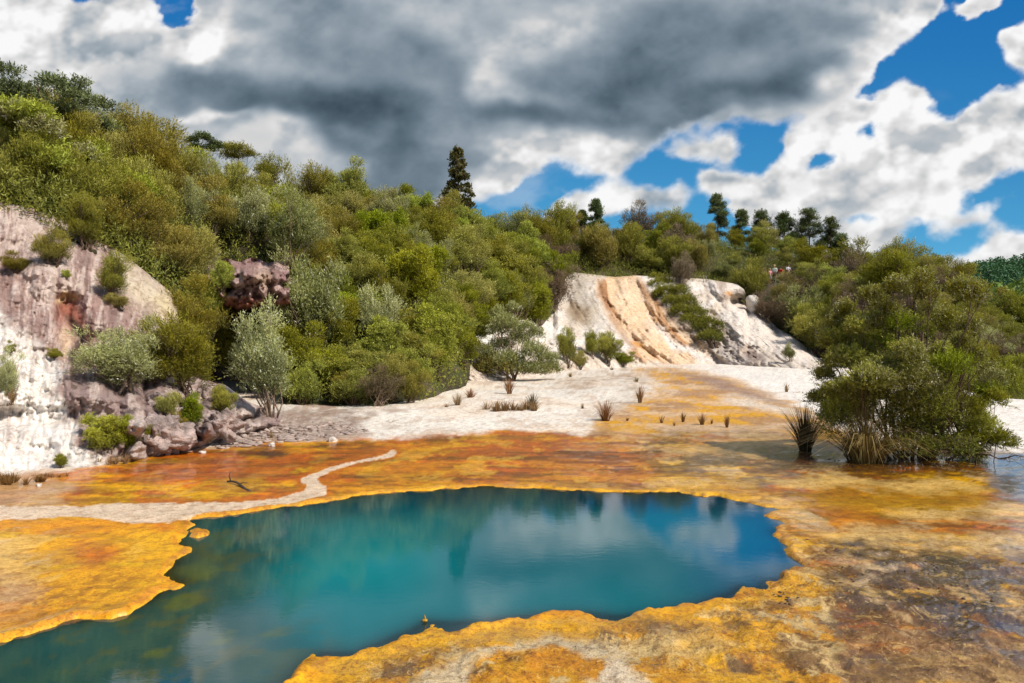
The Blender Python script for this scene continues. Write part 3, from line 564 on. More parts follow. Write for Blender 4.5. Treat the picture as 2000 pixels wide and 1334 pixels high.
def cliff_paint(px, py, V, T):
    wx = px+12*fbm(px/50, py/50, 0, 120, 4); wy = py+12*fbm(px/50, py/50, 0, 121, 4)
    n = fbm(px/38, py/110, 0, 122, 6, .6); n2 = fbm(px/16, py/16, 0, 123, 5, .6); st_ = fbm(px/7, py/70, 0, 124, 5, .6)
    c = np.tile(np.array((.36, .245, .215)), (len(px), 1))
    c = lerp(c, (.60, .48, .42), ss(-.1, .3, n)*.85); c = lerp(c, (.66, .56, .50), ss(.1, .3, fbm((px+.2*py)/10, py/90, 0, 126, 5, .6))*.6); c = lerp(c, (.22, .14, .125), ss(.05, .3, -st_)*.75)
    c = lerp(c, (.60, .50, .44), mask([(-700, 240), (0, 385), (130, 425), (210, 480), (120, 500), (160, 560), (60, 520), (-20, 480), (-700, 500)], 16, wx, wy)*ss(-.35, .2, n2)*.8)
    c = lerp(c, (.62, .54, .40), mask([(230, 500), (300, 540), (345, 580), (350, 660), (300, 620), (260, 600), (225, 545)], 14, wx, wy)*.85)
    c = lerp(c, (.62, .50, .20), mask([(300, 590), (345, 580), (348, 640), (320, 650)], 10, wx, wy)*.4)
    white = mask([(-700, 560), (0, 596), (30, 640), (70, 670), (110, 700), (135, 718), (120, 735), (118, 760), (150, 810), (140, 850), (145, 880), (195, 895), (195, 912), (80, 925), (-700, 1000)], 6, wx, wy)
    c = lerp(c, (.90, .86, .80), white); c = lerp(c, (.50, .42, .37), white*ss(.15, .6, st_)*.55); c = lerp(c, (.36, .28, .25), white*ss(.3, .6, n2)*.3)
    c = lerp(c, (.72, .70, .66), mask([(150, 893), (190, 890), (200, 906), (140, 912)], 3, px, py))
    c = lerp(c, (.30, .065, .025), mask([(112, 600), (125, 575), (150, 580), (168, 610), (174, 690), (160, 700), (150, 650), (138, 630), (126, 650), (116, 690)], 12, wx+.5*(wx-px), wy)*.85)
    c = lerp(c, (.66, .50, .26), mask([(113, 600), (125, 568), (150, 572), (158, 592), (138, 585), (122, 600)], 4, wx, wy)*.9)
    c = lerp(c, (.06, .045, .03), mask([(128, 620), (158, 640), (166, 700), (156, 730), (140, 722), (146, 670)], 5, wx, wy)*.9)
    c = lerp(c, (.70, .52, .36), mask([(116, 650), (130, 645), (140, 665), (138, 690), (120, 700)], 4, wx, wy)*.85)
    lower = mask([(130, 722), (200, 735), (350, 730), (560, 790), (600, 900), (250, 900), (160, 870), (150, 790)], 10, wx, wy)
    c = lerp(c, (.34, .25, .23), lower*.9); c = lerp(c, (.58, .48, .43), lower*ss(.0, .3, n)*.8); c = lerp(c, (.09, .06, .05), lower*ss(.2, .6, -n2)*.8)
    c = lerp(c, (.66, .58, .52), mask([[(255, 815), (285, 820), (300, 840), (270, 835)], [(415, 738), (440, 752), (470, 790), (488, 800), (470, 802), (440, 775)]], 5, wx, wy)*.8)
    return c
ROCK = rock_mat('sinter_rock')
cliff = patch('sinter_cliff', np.concatenate([np.arange(-700, -40, 20.0), np.arange(-40, 601, 2.6)]), 260, lambda x: np.interp(x, *zip(*CT)), lambda x: np.interp(x, *zip(*CB))+6, cliff_depth, cliff_paint, ROCK, cliff_disp)
tag(cliff, kind='structure')
# terrace in the middle
TT_ = [(915, 655), (925, 640), (970, 630), (1050, 618), (1080, 598), (1096, 560), (1112, 531), (1150, 535), (1200, 541), (1240, 538), (1305, 541), (1380, 545), (1440, 555), (1454, 566), (1460, 594), (1482, 604), (1520, 642), (1545, 655), (1580, 682), (1612, 706), (1660, 716)]
TB = [(915, 748), (1000, 742), (1100, 728), (1240, 716), (1400, 714), (1560, 722), (1660, 722)]
def ter_depth(PX, T, PY):
    yb = gY(np.interp(PX, *zip(*TB)))-.4; yt = YM(np.interp(PX, [915, 1050, 1090, 1112, 1440, 1462, 1520, 1600, 1660], [48, 57, 64, 75, 76, 75, 71, 64, 60]))
    return yb+(yt-yb)*(.35*T+.65*T**1.35)
def ter_disp(PX, T, PY, Y):
    q = PX-(716-PY)*-.55                          # flow lines lean down to the right
    e = ss(0, .12, T)*ss(1, .93, T)
    fl = fbm((PX-.15*(PY-540)-.0036*np.clip(PY-540, 0, 300)**2)/22, PY/130, 0, 130, 5, .55)
    br = mask([(1385, 546), (1455, 560), (1458, 585), (1400, 580), (1386, 560)], 5, PX.ravel(), PY.ravel()).reshape(PX.shape)
    un = mask([(1425, 580), (1462, 578), (1462, 606), (1430, 600)], 4, PX.ravel(), PY.ravel()).reshape(PX.shape)
    cr = mask([(1380, 660), (1440, 660), (1520, 700), (1520, 716), (1400, 712)], 14, PX.ravel(), PY.ravel()).reshape(PX.shape)
    return e*(.55*fl+1.3*fbm(PX/60, PY/45, 0, 131, 4))+.22*fbm(PX/9, PY/9, 0, 132, 3)*e-br*1.6+un*3.0+cr*.7*np.abs(fbm(PX/12, PY/10, 0, 133, 3))-.8*mask(ell(1466, 603, 13, 14), 4, PX.ravel(), PY.ravel()).reshape(PX.shape)
def ter_paint(px, py, V, T):
    wx = px+7*fbm(px/30, py/30, 0, 140, 4); wy = py+7*fbm(px/30, py/30, 0, 141, 4)
    s = px-.15*(py-540)-.0036*np.clip(py-540, 0, 300)**2+8*fbm(px/40, py/40, 0, 145, 3); st_ = fbm(s/13, py/110, 0, 142, 6, .6); n = fbm(px/26, py/20, 0, 143, 6, .6)
    c = np.tile(np.array((.66, .58, .49)), (len(px), 1)); c = lerp(c, (.76, .71, .65), ss(-.2, .4, n))
    c = lerp(c, (.36, .28, .22), ss(.12, .35, st_)*.6)
    c = lerp(c, (.36, .33, .27), mask([(1112, 535), (1150, 545), (1170, 600), (1190, 650), (1150, 640), (1110, 610)], 10, wx, wy)*.55)
    c = lerp(c, (.27, .19, .11), mask([(1115, 585), (1140, 600), (1165, 630), (1130, 628), (1108, 612)], 7, wx, wy)*.85)
    orr = mask([(1168, 548), (1200, 540), (1250, 545), (1280, 575), (1300, 610), (1330, 640), (1370, 685), (1400, 716), (1300, 712), (1225, 690), (1240, 660), (1205, 640), (1180, 600)], 6, wx, wy)
    c = lerp(c, (.68, .43, .22), orr*.92); c = lerp(c, (.80, .62, .44), orr*ss(-.05, .2, st_)*.9); c = lerp(c, (.74, .52, .32), orr*ss(.0, .25, n)*.6); c = lerp(c, (.42, .20, .08), orr*ss(.1, .45, -st_)*.85)
    c = lerp(c, (.30, .15, .08), mask([[(1170, 550), (1185, 560), (1190, 600), (1215, 650), (1245, 680), (1235, 690), (1200, 640), (1178, 600)], [(1245, 545), (1275, 560), (1300, 600), (1330, 625), (1310, 625), (1280, 600), (1255, 570)]], 5, wx, wy)*.7)
    c = lerp(c, (.26, .20, .15), mask([(1272, 570), (1300, 585), (1340, 620), (1400, 690), (1420, 712), (1395, 708), (1350, 655), (1300, 620)], 5, wx, wy)*.75)
    c = lerp(c, (.82, .80, .76), mask([[(1240, 540), (1305, 541), (1312, 580), (1308, 605), (1290, 590), (1265, 560)], [(1270, 630), (1300, 645), (1360, 690), (1415, 714), (1370, 712), (1310, 675)], [(1140, 640), (1180, 650), (1235, 680), (1220, 690), (1160, 672)], [(925, 640), (960, 632), (960, 670), (930, 670)], [(1060, 620), (1120, 650), (1150, 680), (1080, 665)]], 5, wx, wy)*.9)
    c = lerp(c, (.66, .30, .06), mask([[(1415, 566), (1428, 568), (1428, 580), (1416, 578)], [(1236, 664), (1262, 668), (1258, 680), (1238, 676)]], 3, wx, wy)*.8)
    c = lerp(c, (.12, .08, .05), mask([(1428, 566), (1456, 562), (1458, 582), (1446, 584), (1432, 576)], 3, wx, wy)*.6)  # shadow of the overhang painted into the rock colour
    c = lerp(c, (.78, .72, .65), mask([(1400, 590), (1460, 600), (1600, 705), (1560, 712), (1440, 650)], 10, wx, wy)*.8)
    c = lerp(c, (.46, .40, .36), mask([(1390, 665), (1440, 668), (1500, 700), (1510, 715), (1420, 708)], 8, wx, wy)*ss(-.2, .3, n))
    c = lerp(c, (.20, .13, .10), mask([(1440, 680), (1470, 685), (1500, 712), (1470, 712)], 5, wx, wy)*ss(-.1, .3, n)*.8)
    return c
terrace = patch('sinter_terrace', np.arange(915, 1661, 1.8), 150, lambda x: np.interp(x, *zip(*TT_)), lambda x: np.interp(x, *zip(*TB))+2, ter_depth, ter_paint, ROCK, ter_disp)
tag(terrace, kind='structure')
# purple overhanging outcrop with a dark hollow below
def oc_paint(px, py, V, T):
    n = fbm(px/16, py/20, 0, 150, 5, .6)
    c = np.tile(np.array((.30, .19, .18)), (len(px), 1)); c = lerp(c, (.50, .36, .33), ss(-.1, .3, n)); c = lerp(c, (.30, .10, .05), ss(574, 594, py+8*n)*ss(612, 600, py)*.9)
    c = lerp(c, (.45, .33, .22), mask([(495, 530), (530, 528), (535, 570), (500, 560)], 8, px, py)*.7)
    c = lerp(c, (.06, .04, .035), ss(598, 612, py)); return c  # shade of the hollow painted into the rock below the brow
def oc_depth(PX, T, PY):
    return 24.6+1.5*ss(0, 1, np.abs(PX-480)/90)+5.0*ss(592, 606, PY+6*fbm(PX/18, 0*PX, 0, 155, 3))-2.0*ss(690, 740, PY)+2.5*ss(540, 505, PY)
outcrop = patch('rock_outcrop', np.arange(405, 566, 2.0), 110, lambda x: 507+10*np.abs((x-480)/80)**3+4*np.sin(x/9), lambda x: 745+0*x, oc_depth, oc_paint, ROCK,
                lambda PX, T, PY, Y: -(1.1*np.abs(fbm(PX/34, PY/36, 0, 151, 4))+.3*fbm(PX/12, PY/12, 0, 152, 3))*ss(610, 595, PY)+.5*fbm(PX/20, PY/20, 0, 153, 3))
tag(outcrop, 'purple grey lumpy rock outcrop overhanging a dark hollow in the hillside', 'rock')
# ================================================================== placing things on the built ground
def bvh(o):
    me = o.data; n = len(me.vertices); v = np.empty(n*3, np.float32); me.vertices.foreach_get('co', v)
    f = np.empty(len(me.polygons)*4, np.int32); me.loops.foreach_get('vertex_index', f)
    return BVHTree.FromPolygons(v.reshape(-1, 3).tolist(), f.reshape(-1, 4).tolist())
TREES = {'hill': bvh(hill), 'cliff': bvh(cliff), 'terrace': bvh(terrace), 'outcrop': bvh(outcrop)}
def hit(px, py, only=None):
    """the first built surface that the line of sight through (px, py) meets"""
    for _ in range(30):
        b = hit1(px, py)
        if b is not None and b[1].y < 140: return b
        py += 4
    return b
def hit1(px, py):
    d = Vector(((px-1000)/F, 1, (HZ-py)/F)).normalized(); o = Vector((0, 0, CH)); best = None
    for k, t in TREES.items():
        r = t.ray_cast(o, d)
        if r[0] is not None and (best is None or r[3] < best[0]): best = (r[3], r[0], k)
    if py > HZ+2:
        y = gY(py); q = Vector(((px-1000)/F*y, y, 0)); q.z = float(crest_z(px, y))
        if best is None or (q-o).length < best[0]: best = ((q-o).length, q, 'ground')
    return best
def down(x, y):
    z, k = float(crest_z(1000+x/y*F, y)), 'ground'
    for kk, t in TREES.items():
        r = t.ray_cast(Vector((x, y, 80)), Vector((0, 0, -1)))
        if r[0] is not None and r[0].z > z: z, k = r[0].z, kk
    return z, k
# ================================================================== plants
def unit(v): return v/(np.linalg.norm(v, axis=-1, keepdims=True)+1e-9)
def sprays(rng, P, D, tone, nl, sl, ll, lw, spread=.7):
    """nl narrow leaves along each small twig: returns verts, quads, tone colours"""
    n = len(P); j = (np.arange(nl)+rng.random((n, nl)))/nl
    O = P[:, None]+D[:, None]*(j*sl)[..., None]+np.array([0, 0, -1.])*((j*sl)**2*.25)[..., None]
    ld = unit(D[:, None]*.9+rng.normal(0, spread, (n, nl, 3))); wv = unit(np.cross(ld, rng.normal(0, 1, (n, nl, 3))))
    l = (ll*(.6+.8*rng.random((n, nl))))[..., None]; w = (lw*(.7+.6*rng.random((n, nl))))[..., None]
    V = np.stack([O, O+ld*l*.5+wv*w*.5, O+ld*l, O+ld*l*.5-wv*w*.5], 2).reshape(-1, 3)
    t = np.clip(tone[:, None]+.25*j+rng.normal(0, .12, (n, nl)), 0, 1)
    rr = np.repeat(rng.random(n)[:, None]*.55, nl, 1)+.45*rng.random((n, nl)); r3 = np.repeat(rng.random(n)[:, None], nl, 1)*.6+.4*rng.random((n, nl))
    Cc = np.repeat(np.stack([t, rr, r3], -1).reshape(-1, 3), 4, 0)
    return V, np.arange(n*nl*4).reshape(-1, 4), Cc
def crown(rng, lobes, n, nl=9, sl=.3, ll=.09, lw=.025, up=.5, wind=(.0, 0, 0), shell=.55, spread=.7, low=-.35, jit=.35):
    """lobes: rows of (cx,cy,cz, rx,ry,rz)"""
    Lb = np.array(lobes, float); area = (Lb[:, 3]*Lb[:, 4]+Lb[:, 3]*Lb[:, 5])**.9
    k = rng.choice(len(Lb), n, p=area/area.sum()); u = unit(rng.normal(0, 1, (int(n), 3)))
    u[:, 2] = np.where(u[:, 2] < low, -u[:, 2], u[:, 2])
    q = Lb[k, 6] if Lb.shape[1] > 6 else np.zeros(n)
    r = (shell+(1-shell)*rng.random(n))[:, None]; r = r*np.where(rng.random(n) < .14, rng.uniform(1.0, 1.6, n), 1)[:, None]
    wob = (1+.22*vn(u[:, 0]*2.3+k*7.1, u[:, 1]*2.3, u[:, 2]*2.3, 5))[:, None]
    P = Lb[k, :3]+u*Lb[k, 3:6]*r*wob
    LD = rng.normal(0, .38, (len(Lb), 3))*[1, 1, .5]
    D = unit(u*.7+LD[k]+np.array([0, 0, up])+np.array(wind)+rng.normal(0, jit, (n, 3)))
    zmax, zmin = (Lb[:, 2]+Lb[:, 5]).max(), (Lb[:, 2]-Lb[:, 5]).min()
    tone = .15+.30*(P[:, 2]-zmin)/(zmax-zmin)+.28*np.clip(u[:, 2], -.3, 1)+.25*(r[:, 0]-shell)/(1-shell+1e-6)*.6+q  # crown shading painted into tone: darker low and inside, lighter on top
    return sprays(rng, P, D, tone, nl, sl, ll, lw, spread)
def stems(mb, rng, lobes, nst=6, r0=.05, base=.15, sub=2, k=5, wig=.12):
    Lb = np.array(lobes, float); idx = rng.permutation(len(Lb))
    for ii, i in enumerate(idx[:max(nst*3, nst)]):
        b = rng.normal(0, base, 3); b[2] = 0
        e = Lb[i, :3]; n = 8; t = np.linspace(0, 1, n)[:, None]
        c = np.array([b[0]*1.5+e[0]*.35, b[1]*1.5+e[1]*.35, e[2]*.55])
        P = (1-t)**2*b+2*t*(1-t)*c+t*t*e; P[1:-1] += rng.normal(0, wig*.4, (n-2, 3))*[1, 1, .4]
        R = r0*(1-.78*t[:, 0])*(.6+.6*rng.random()); mb.tube(P, R, k)
        for s_ in range(sub):
            a = rng.integers(3, 7); q0 = P[a]; e2 = e+unit(rng.normal(0, 1, (1, 3)))[0]*Lb[i, 3:6]*.9; t2 = np.linspace(0, 1, 5)[:, None]
            P2 = q0+(e2-q0)*t2; P2[1:-1] += rng.normal(0, wig*.35, (3, 3)); mb.tube(P2, R[a]*.6*(1-.7*t2[:, 0]), 4, cap=False)
MATS = {
 'green': leaf_mat('scrub_foliage', (.045, .062, .006), (.40, .38, .022), (.50, .48, .07), .08),
 'olive': leaf_mat('olive_foliage', (.062, .060, .010), (.43, .37, .045), (.55, .46, .12), .10),
 'silver': leaf_mat('silver_foliage', (.075, .082, .018), (.46, .45, .16), (.78, .77, .62), .15),
 'lime': leaf_mat('lime_foliage', (.08, .10, .006), (.46, .48, .018), (.50, .50, .05), .12),
 'brown': leaf_mat('dry_foliage', (.05, .030, .018), (.25, .165, .095), (.38, .28, .20), .10, .15),
 'pine': leaf_mat('pine_needles', (.020, .034, .010), (.15, .19, .05), (.10, .13, .04), .06, .12),
 'tall': leaf_mat('dark_leaves', (.022, .026, .010), (.17, .16, .045), (.22, .19, .06), .12, .2),
 'straw': leaf_mat('dry_grass', (.10, .055, .02), (.42, .24, .085), (.5, .36, .16), .15, .2),
 'rust': leaf_mat('rusty_grass', (.09, .035, .012), (.38, .16, .045), (.45, .26, .1), .12, .2),
 'darkgrass': leaf_mat('dark_rush', (.03, .024, .010), (.14, .10, .04), (.26, .17, .08), .12, .1),
 'bark': simple_mat('bark', (.13, .085, .055), .85, 14, .5, .5, .01),
 'barkpale': simple_mat('pale_bark', (.24, .17, .12), .8, 14, .45, .4, .01),
}
def plant(name, rng, lobes, mat, n, label=None, cat='bush', group=None, nst=6, r0=.05, stemname='stem', leafname='foliage', extra=None, bark='bark', sub=2, wig=.12, **kw):
    root = empty(name); tag(root, label, cat, group)
    V, Fq, Cc = crown(rng, lobes, n, **kw)
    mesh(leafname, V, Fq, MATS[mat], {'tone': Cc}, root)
    mb = MB(); stems(mb, rng, lobes, nst, r0, sub=sub, wig=wig)
    mb.build(stemname, MATS[bark], root)
    return root
def bush_lobes(rng, R=1.3, H=2.2, n=26, flat=.7, lead=6, lean=0):
    """leaders rise from the base and end in plumes or tiers, so the outline is uneven and open"""
    out = []
    for q in range(lead):
        a = q*2*np.pi/lead+rng.uniform(-.5, .5); rr = R*rng.uniform(.2, 1.0); hh = H*rng.uniform(.5, 1.12)*(1.10-.30*rr/R); tq = rng.uniform(-.14, .14)
        for i in range(max(3, n//lead)):
            t = rng.uniform(.25, 1)**.7; s = R*rng.uniform(.12, .27)*(1.2-.5*t)
            out.append((rr*t*math.cos(a)+rng.normal(0, .12)*R+lean*t*t, rr*t*math.sin(a)+rng.normal(0, .12)*R, hh*t, s*rng.uniform(.9, 1.5), s*rng.uniform(.9, 1.5), s*flat*rng.uniform(.9, 1.7), tq+rng.uniform(-.12, .12)))
    for i in range(4): out.append((rng.normal(0, .25)*R, rng.normal(0, .25)*R, H*rng.uniform(.2, .5), R*.36, R*.36, H*.2, -.15))
    return out
def copy_thing(root, name=None):
    r = root.copy(); COL.objects.link(r)
    for ch in root.children:
        c = ch.copy(); COL.objects.link(c); c.parent = r
    return r
PROTO = {}
def make_protos():
    R = np.random.default_rng
    for kind, mat, nv, kw in [('green', 'green', 5, dict(up=.65, sl=.40, ll=.11, lw=.026, jit=.22, spread=.5)), ('olive', 'olive', 4, dict(up=1.15, sl=.44, ll=.10, lw=.023, jit=.2, spread=.45, wind=(.3, 0, 0))),
                              ('silver', 'silver', 3, dict(up=.9, sl=.42, ll=.09, lw=.026, wind=(.4, 0, 0), jit=.25, spread=.55)), ('lime', 'lime', 2, dict(up=.5, sl=.28, ll=.12, lw=.03)), ('brown', 'brown', 2, dict(up=.6, sl=.3, ll=.10, lw=.018))]:
        PROTO[kind] = []
        for v in range(nv):
            rng = R(1000+hash_s(kind)+v); flat = .55 if kind == 'green' else 1.25
            lb = bush_lobes(rng, 1.35, 2.3+.8*rng.random(), 40, flat, int(rng.integers(7, 11)), .35 if kind in ('olive', 'silver') else 0)
            PROTO[kind].append(plant('scrub_bush', rng, lb, mat, 2500 if kind != 'brown' else 1700, nst=5, r0=.045, nl=11, bark='barkpale' if kind in ('brown', 'silver') else 'bark', **kw))
def hash_s(s): return sum(ord(c)*(i+1) for i, c in enumerate(s))
make_protos()
USED = set()
def put(kind, v, loc, rz, sc, label, group=None, cat='bush', name=None, tilt=0):
    p = PROTO[kind][v % len(PROTO[kind])]
    key = (kind, v % len(PROTO[kind]))
    o = p if key not in USED else copy_thing(p)
    USED.add(key); o.location = loc; o.rotation_euler = (0, tilt, rz); o.scale = (sc, sc, sc) if np.isscalar(sc) else sc
    if name: o.name = name
    tag(o, label, cat, group)
    if group is None and 'group' in o: del o['group']
    return o
KL = {'green': 'feathery dark green scrub bush', 'olive': 'olive green windswept scrub bush', 'silver': 'scrub bush with pale silvery leaf tips', 'lime': 'bright yellow green scrub bush', 'brown': 'dry brown twiggy scrub bush'}
def zone(px, Y):
    if px < 380: return 'above the pale left rock face'
    if px < 640: return 'on the slope around the purple rock'
    if px < 1080: return 'on the hillside behind the orange flats'
    if px < 1460: return 'behind the orange streaked terrace'
    return 'right of the white terrace'
def scatter():
    rng = np.random.default_rng(7); pts = []; n = 0
    for i in range(26000):
        px = rng.uniform(-60, 2060); py = rng.uniform(250, 800)
        h = hit1(px, py)
        if h is None or h[2] != 'hill' or h[1].y > 125: continue
        p = h[1]; sp = np.interp(p.y, [20, 34, 64, 95], [1.02, 1.38, 2.05, 2.75])
        if any((p.x-q[0])**2+((p.y-q[1]))**2 < sp*sp*min(s_, 1) for q, s_ in pts): continue
        if 1450 < px < 1590 and 518 < py < 572 and p.y > 70: continue
        if 1468 < px < 1565 and 565 < py < 612: continue
        if 415 < px < 545 and py > 480: continue
        zn = vn(p.x*.11, p.y*.11, 0, 200); z2 = rng.random()
        pts.append(((p.x, p.y), 1))
        if px > 1060: k = 'brown' if (z2 < .22 and py > 470) else 'silver' if z2 < .30 else 'olive' if z2 < .62 else 'green'
        elif px < 700 and py < 520: k = 'silver' if z2 < .22 else 'olive' if z2 < .72 else 'green' if z2 < .9 else 'lime'
        else: k = 'green' if z2 < .58 else 'olive' if z2 < .82 else 'lime' if z2 < .93 else 'silver'
        sc = sp/1.62*rng.uniform(.75, 1.3)
        if px < 330: sc *= 1.15
        if px > 1600 and p.y < 62: sc *= .72
        if px > 1370 and p.y > 84: sc *= .62
        elif p.y > 84: sc *= .85
        z = zone(px, p.y)
        put(k, int(rng.integers(0, 9)), (p.x, p.y, p.z-.25*sc), rng.uniform(0, 6.28), (sc*rng.uniform(.9, 1.15), sc*rng.uniform(.9, 1.15), sc*rng.uniform(.8, 1.15)), f'{KL[k]} {z}', f'{KL[k].split(" scrub")[0]} bushes {z}')
        n += 1
    print('scattered', n)
scatter()
# low cover on the soil between the bushes
def undergrowth():
    rng = np.random.default_rng(11); P = []; 
    me = hill.data; v = np.empty(len(me.vertices)*3, np.float32); me.vertices.foreach_get('co', v); v = v.reshape(-1, 3)
    nc = len(np.arange(-900, 3000, 9.0)); g = v.reshape(-1, nc, 3)[:92, 80:345]
    n = 95000; i = rng.integers(0, g.shape[0]-1, n); j = rng.integers(0, g.shape[1]-1, n); a, b = rng.random(n)[:, None], rng.random(n)[:, None]
    P = (g[i, j]*(1-a)+g[i, j+1]*a)*(1-b)+(g[i+1, j]*(1-a)+g[i+1, j+1]*a)*b+(rng.random((n, 1))**1.5*np.clip(1.0+1.2*vn(0, 0, 0), .9, 1))*[[0, 0, 1.3]]
    qx = 1000+P[:, 0]/P[:, 1]*F; P = P[~((qx > 1474) & (qx < 1562) & (P[:, 1] > 74) & (P[:, 1] < 84))]; n = len(P)
    D = unit(rng.normal(0, .5, (n, 3))+[0, 0, 1]); nz = vn(P[:, 0]*.3, P[:, 1]*.3, 0, 3)
    V, Fq, Cc = sprays(rng, P, D, .22+.2*nz+.35*rng.random(n), 7, .5, .14, .035, .7)
    tag(mesh('undergrowth', V, Fq, MATS['green'], {'tone': Cc}), 'low green undergrowth covering the soil between hillside bushes', 'undergrowth', kind='stuff')
undergrowth()
# ------------------------------------------------------------------ single bushes the photo picks out
def at(px, py, H_px, W_px, kind, v, label, cat='bush', rz=None, name=None, group=None, sink=.1, only=None):
    h = hit(px, py); p = h[1]; u = p.y/F; s = H_px*u/2.45; sw = W_px*u/2.9
    return put(kind, v, (p.x, p.y+.25*sw, p.z-sink*s), hash_s(label) % 6 if rz is None else rz, (sw, sw, s), label, group, cat, name)
AUTH = [
 (105, 520, 66, 84, 'olive', 0, 'olive bush with bare lower twigs high on the pale left rock face'),
 (30, 532, 34, 74, 'olive', 1, 'low flat olive shrub at the left edge high on the rock face'),
 (212, 585, 74, 92, 'olive', 2, 'ochre bush leaning down the right shoulder of the left rock face'),
 (232, 606, 30, 56, 'olive', 3, 'small yellowish shrub just below the leaning ochre bush'),
 (128, 545, 18, 20, 'lime', 0, 'tiny tuft of shrub on bare rock between olive bushes'),
 (18, 694, 24, 26, 'olive', 1, 'small dark shrub at the top of the white rock slope'),
 (106, 704, 24, 34, 'green', 1, 'small dark shrub beside the rust stained hollow in the rock'),
 (8, 790, 78, 60, 'silver', 0, 'grey green shrub at the left edge on the white rock slope'),
 (236, 772, 132, 190, 'silver', 1, 'broad bush with white leaf tips below the left rock face'),
 (352, 778, 128, 175, 'olive', 2, 'brownish olive bush right of the white tipped bush'),
 (300, 748, 120, 110, 'silver', 2, 'pale bush behind the white tipped and brownish bushes'),
 (200, 886, 74, 96, 'lime', 0, 'bright lime green bush at the edge of the orange water'),
 (240, 890, 62, 66, 'lime', 1, 'smaller lime green bush touching the one at the water edge'),
 (116, 916, 30, 34, 'green', 0, 'small dark shrub at the foot of the white rock slope'),
 (344, 858, 48, 50, 'olive', 0, 'little olive shrub among the lumpy brown rocks'),
 (372, 838, 56, 64, 'lime', 1, 'yellow green shrub hanging over the brown rocks'),
 (432, 820, 62, 56, 'green', 2, 'green shrub beside the pale rock ledge'),
 (455, 738, 80, 100, 'olive', 2, 'olive bush growing in the bottom of the dark hollow'),
 (415, 700, 70, 70, 'green', 1, 'green bush at the left edge of the dark hollow'),
 (320, 815, 44, 60, 'olive', 3, 'straggly olive shrub draped over the pale lumpy rocks'),
 (290, 870, 34, 40, 'green', 4, 'small green shrub right of the lime green bushes'),
 (398, 640, 130, 84, 'silver', 2, 'tall silvery bush left of the purple rock outcrop'),
 (432, 572, 62, 50, 'lime', 0, 'bright lime green shrub against the purple rock outcrop'),
 (520, 812, 158, 140, 'silver', 0, 'bush with pinkish silver crown standing at the gravel edge'),
 (588, 790, 60, 70, 'green', 3, 'low dark bush right of the pinkish silver bush'),
 (612, 706, 215, 175, 'silver', 1, 'large grey green bush right of the dark hollow'),
 (628, 768, 84, 86, 'lime', 0, 'bright green layered bush below the large grey green bush'),
 (742, 690, 122, 100, 'silver', 2, 'slender silvery bush in the middle of the green slope'),
 (742, 798, 76, 100, 'brown', 0, 'low purplish brown bush at the foot of the green slope'),
 (690, 796, 66, 90, 'green', 4, 'dark green bush left of the purplish brown bush'),
 (800, 792, 70, 80, 'olive', 1, 'dark olive bush right of the purplish brown bush'),
 (560, 520, 110, 130, 'silver', 0, 'silver crowned bush above the large grey green bush'),
 (480, 480, 110, 120, 'silver', 1, 'windswept white tipped bush above the purple rock outcrop'),
 (236, 462, 60, 74, 'silver', 2, 'pale windswept bush above the shoulder of the left rock'),
 (1000, 600, 110, 160, 'green', 0, 'dark green flat topped bush left of the orange terrace'),
 (1050, 640, 70, 90, 'lime', 1, 'rounded lime bush between the silver tree and the terrace'),
 (1080, 610, 90, 100, 'brown', 1, 'brown twiggy bush at the left edge of the orange terrace'),
 (1108, 716, 70, 52, 'olive', 3, 'upright olive bush at the foot of the orange terrace'),
 (1132, 722, 34, 44, 'olive', 0, 'small olive bush right of the upright olive bush'),
 (1186, 714, 62, 62, 'green', 2, 'dark bush on the white ground below the orange terrace'),
 (1216, 716, 28, 56, 'green', 1, 'low dark bush trailing right from the dark bush below the terrace'),
 (1156, 700, 44, 44, 'olive', 2, 'small brownish bush up against the white terrace foot'),
 (1345, 545, 40, 50, 'brown', 1, 'small brown bush at the terrace top behind the dark creeping bush'),
 (1335, 560, 60, 60, 'brown', 0, 'brown bush above the dark creeping bush on the terrace'),
 (1500, 632, 58, 84, 'brown', 1, 'purplish brown bush below the group of people'),
 (1552, 655, 74, 100, 'brown', 0, 'large brown twiggy bush right of the white boulder'),
 (1600, 700, 92, 110, 'green', 2, 'dark green bush behind the right end of the white terrace'),
 (1545, 706, 26, 30, 'silver', 0, 'thin pale shrub on the white slope near the big shrub'),
 (1960, 770, 110, 130, 'green', 1, 'dark green bush behind the white plain at the right edge'),
 (1860, 560, 60, 110, 'green', 3, 'dark rounded bush on the skyline left of the forested hill')]
for a_ in AUTH: at(*a_)
# ------------------------------------------------------------------ hero plants with lobes read off the photo
def lobes_px(base, Y, rows, seed=0, dy=.6):
    rng = np.random.default_rng(seed); u = Y/F; out = []
    for r in rows:
        px, py, rx, rz = r[:4]; q = r[4] if len(r) > 4 else 0; yo = r[5] if len(r) > 5 else rng.uniform(-1, 1)*dy*1.3
        out.append(((px-base[0])*u, yo, (base[1]-py)*u, rx*u, rx*u*.9, rz*u, q))
    return out
def hero(name, base, Y, z, parts, label, cat, st=None, seed=0, trunk=None):
    root = empty(name, ((base[0]-1000)/F*Y, Y, z)); tag(root, label, cat)
    rng = np.random.default_rng(seed)
    for mat, rows, n, kw in parts:
        lb = lobes_px(base, Y, rows, seed, kw.pop('dy', .6)) if not callable(rows) else rows(rng)
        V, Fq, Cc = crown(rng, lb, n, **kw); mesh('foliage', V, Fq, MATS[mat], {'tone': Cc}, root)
    return root, rng
Yb = float(gY(896))
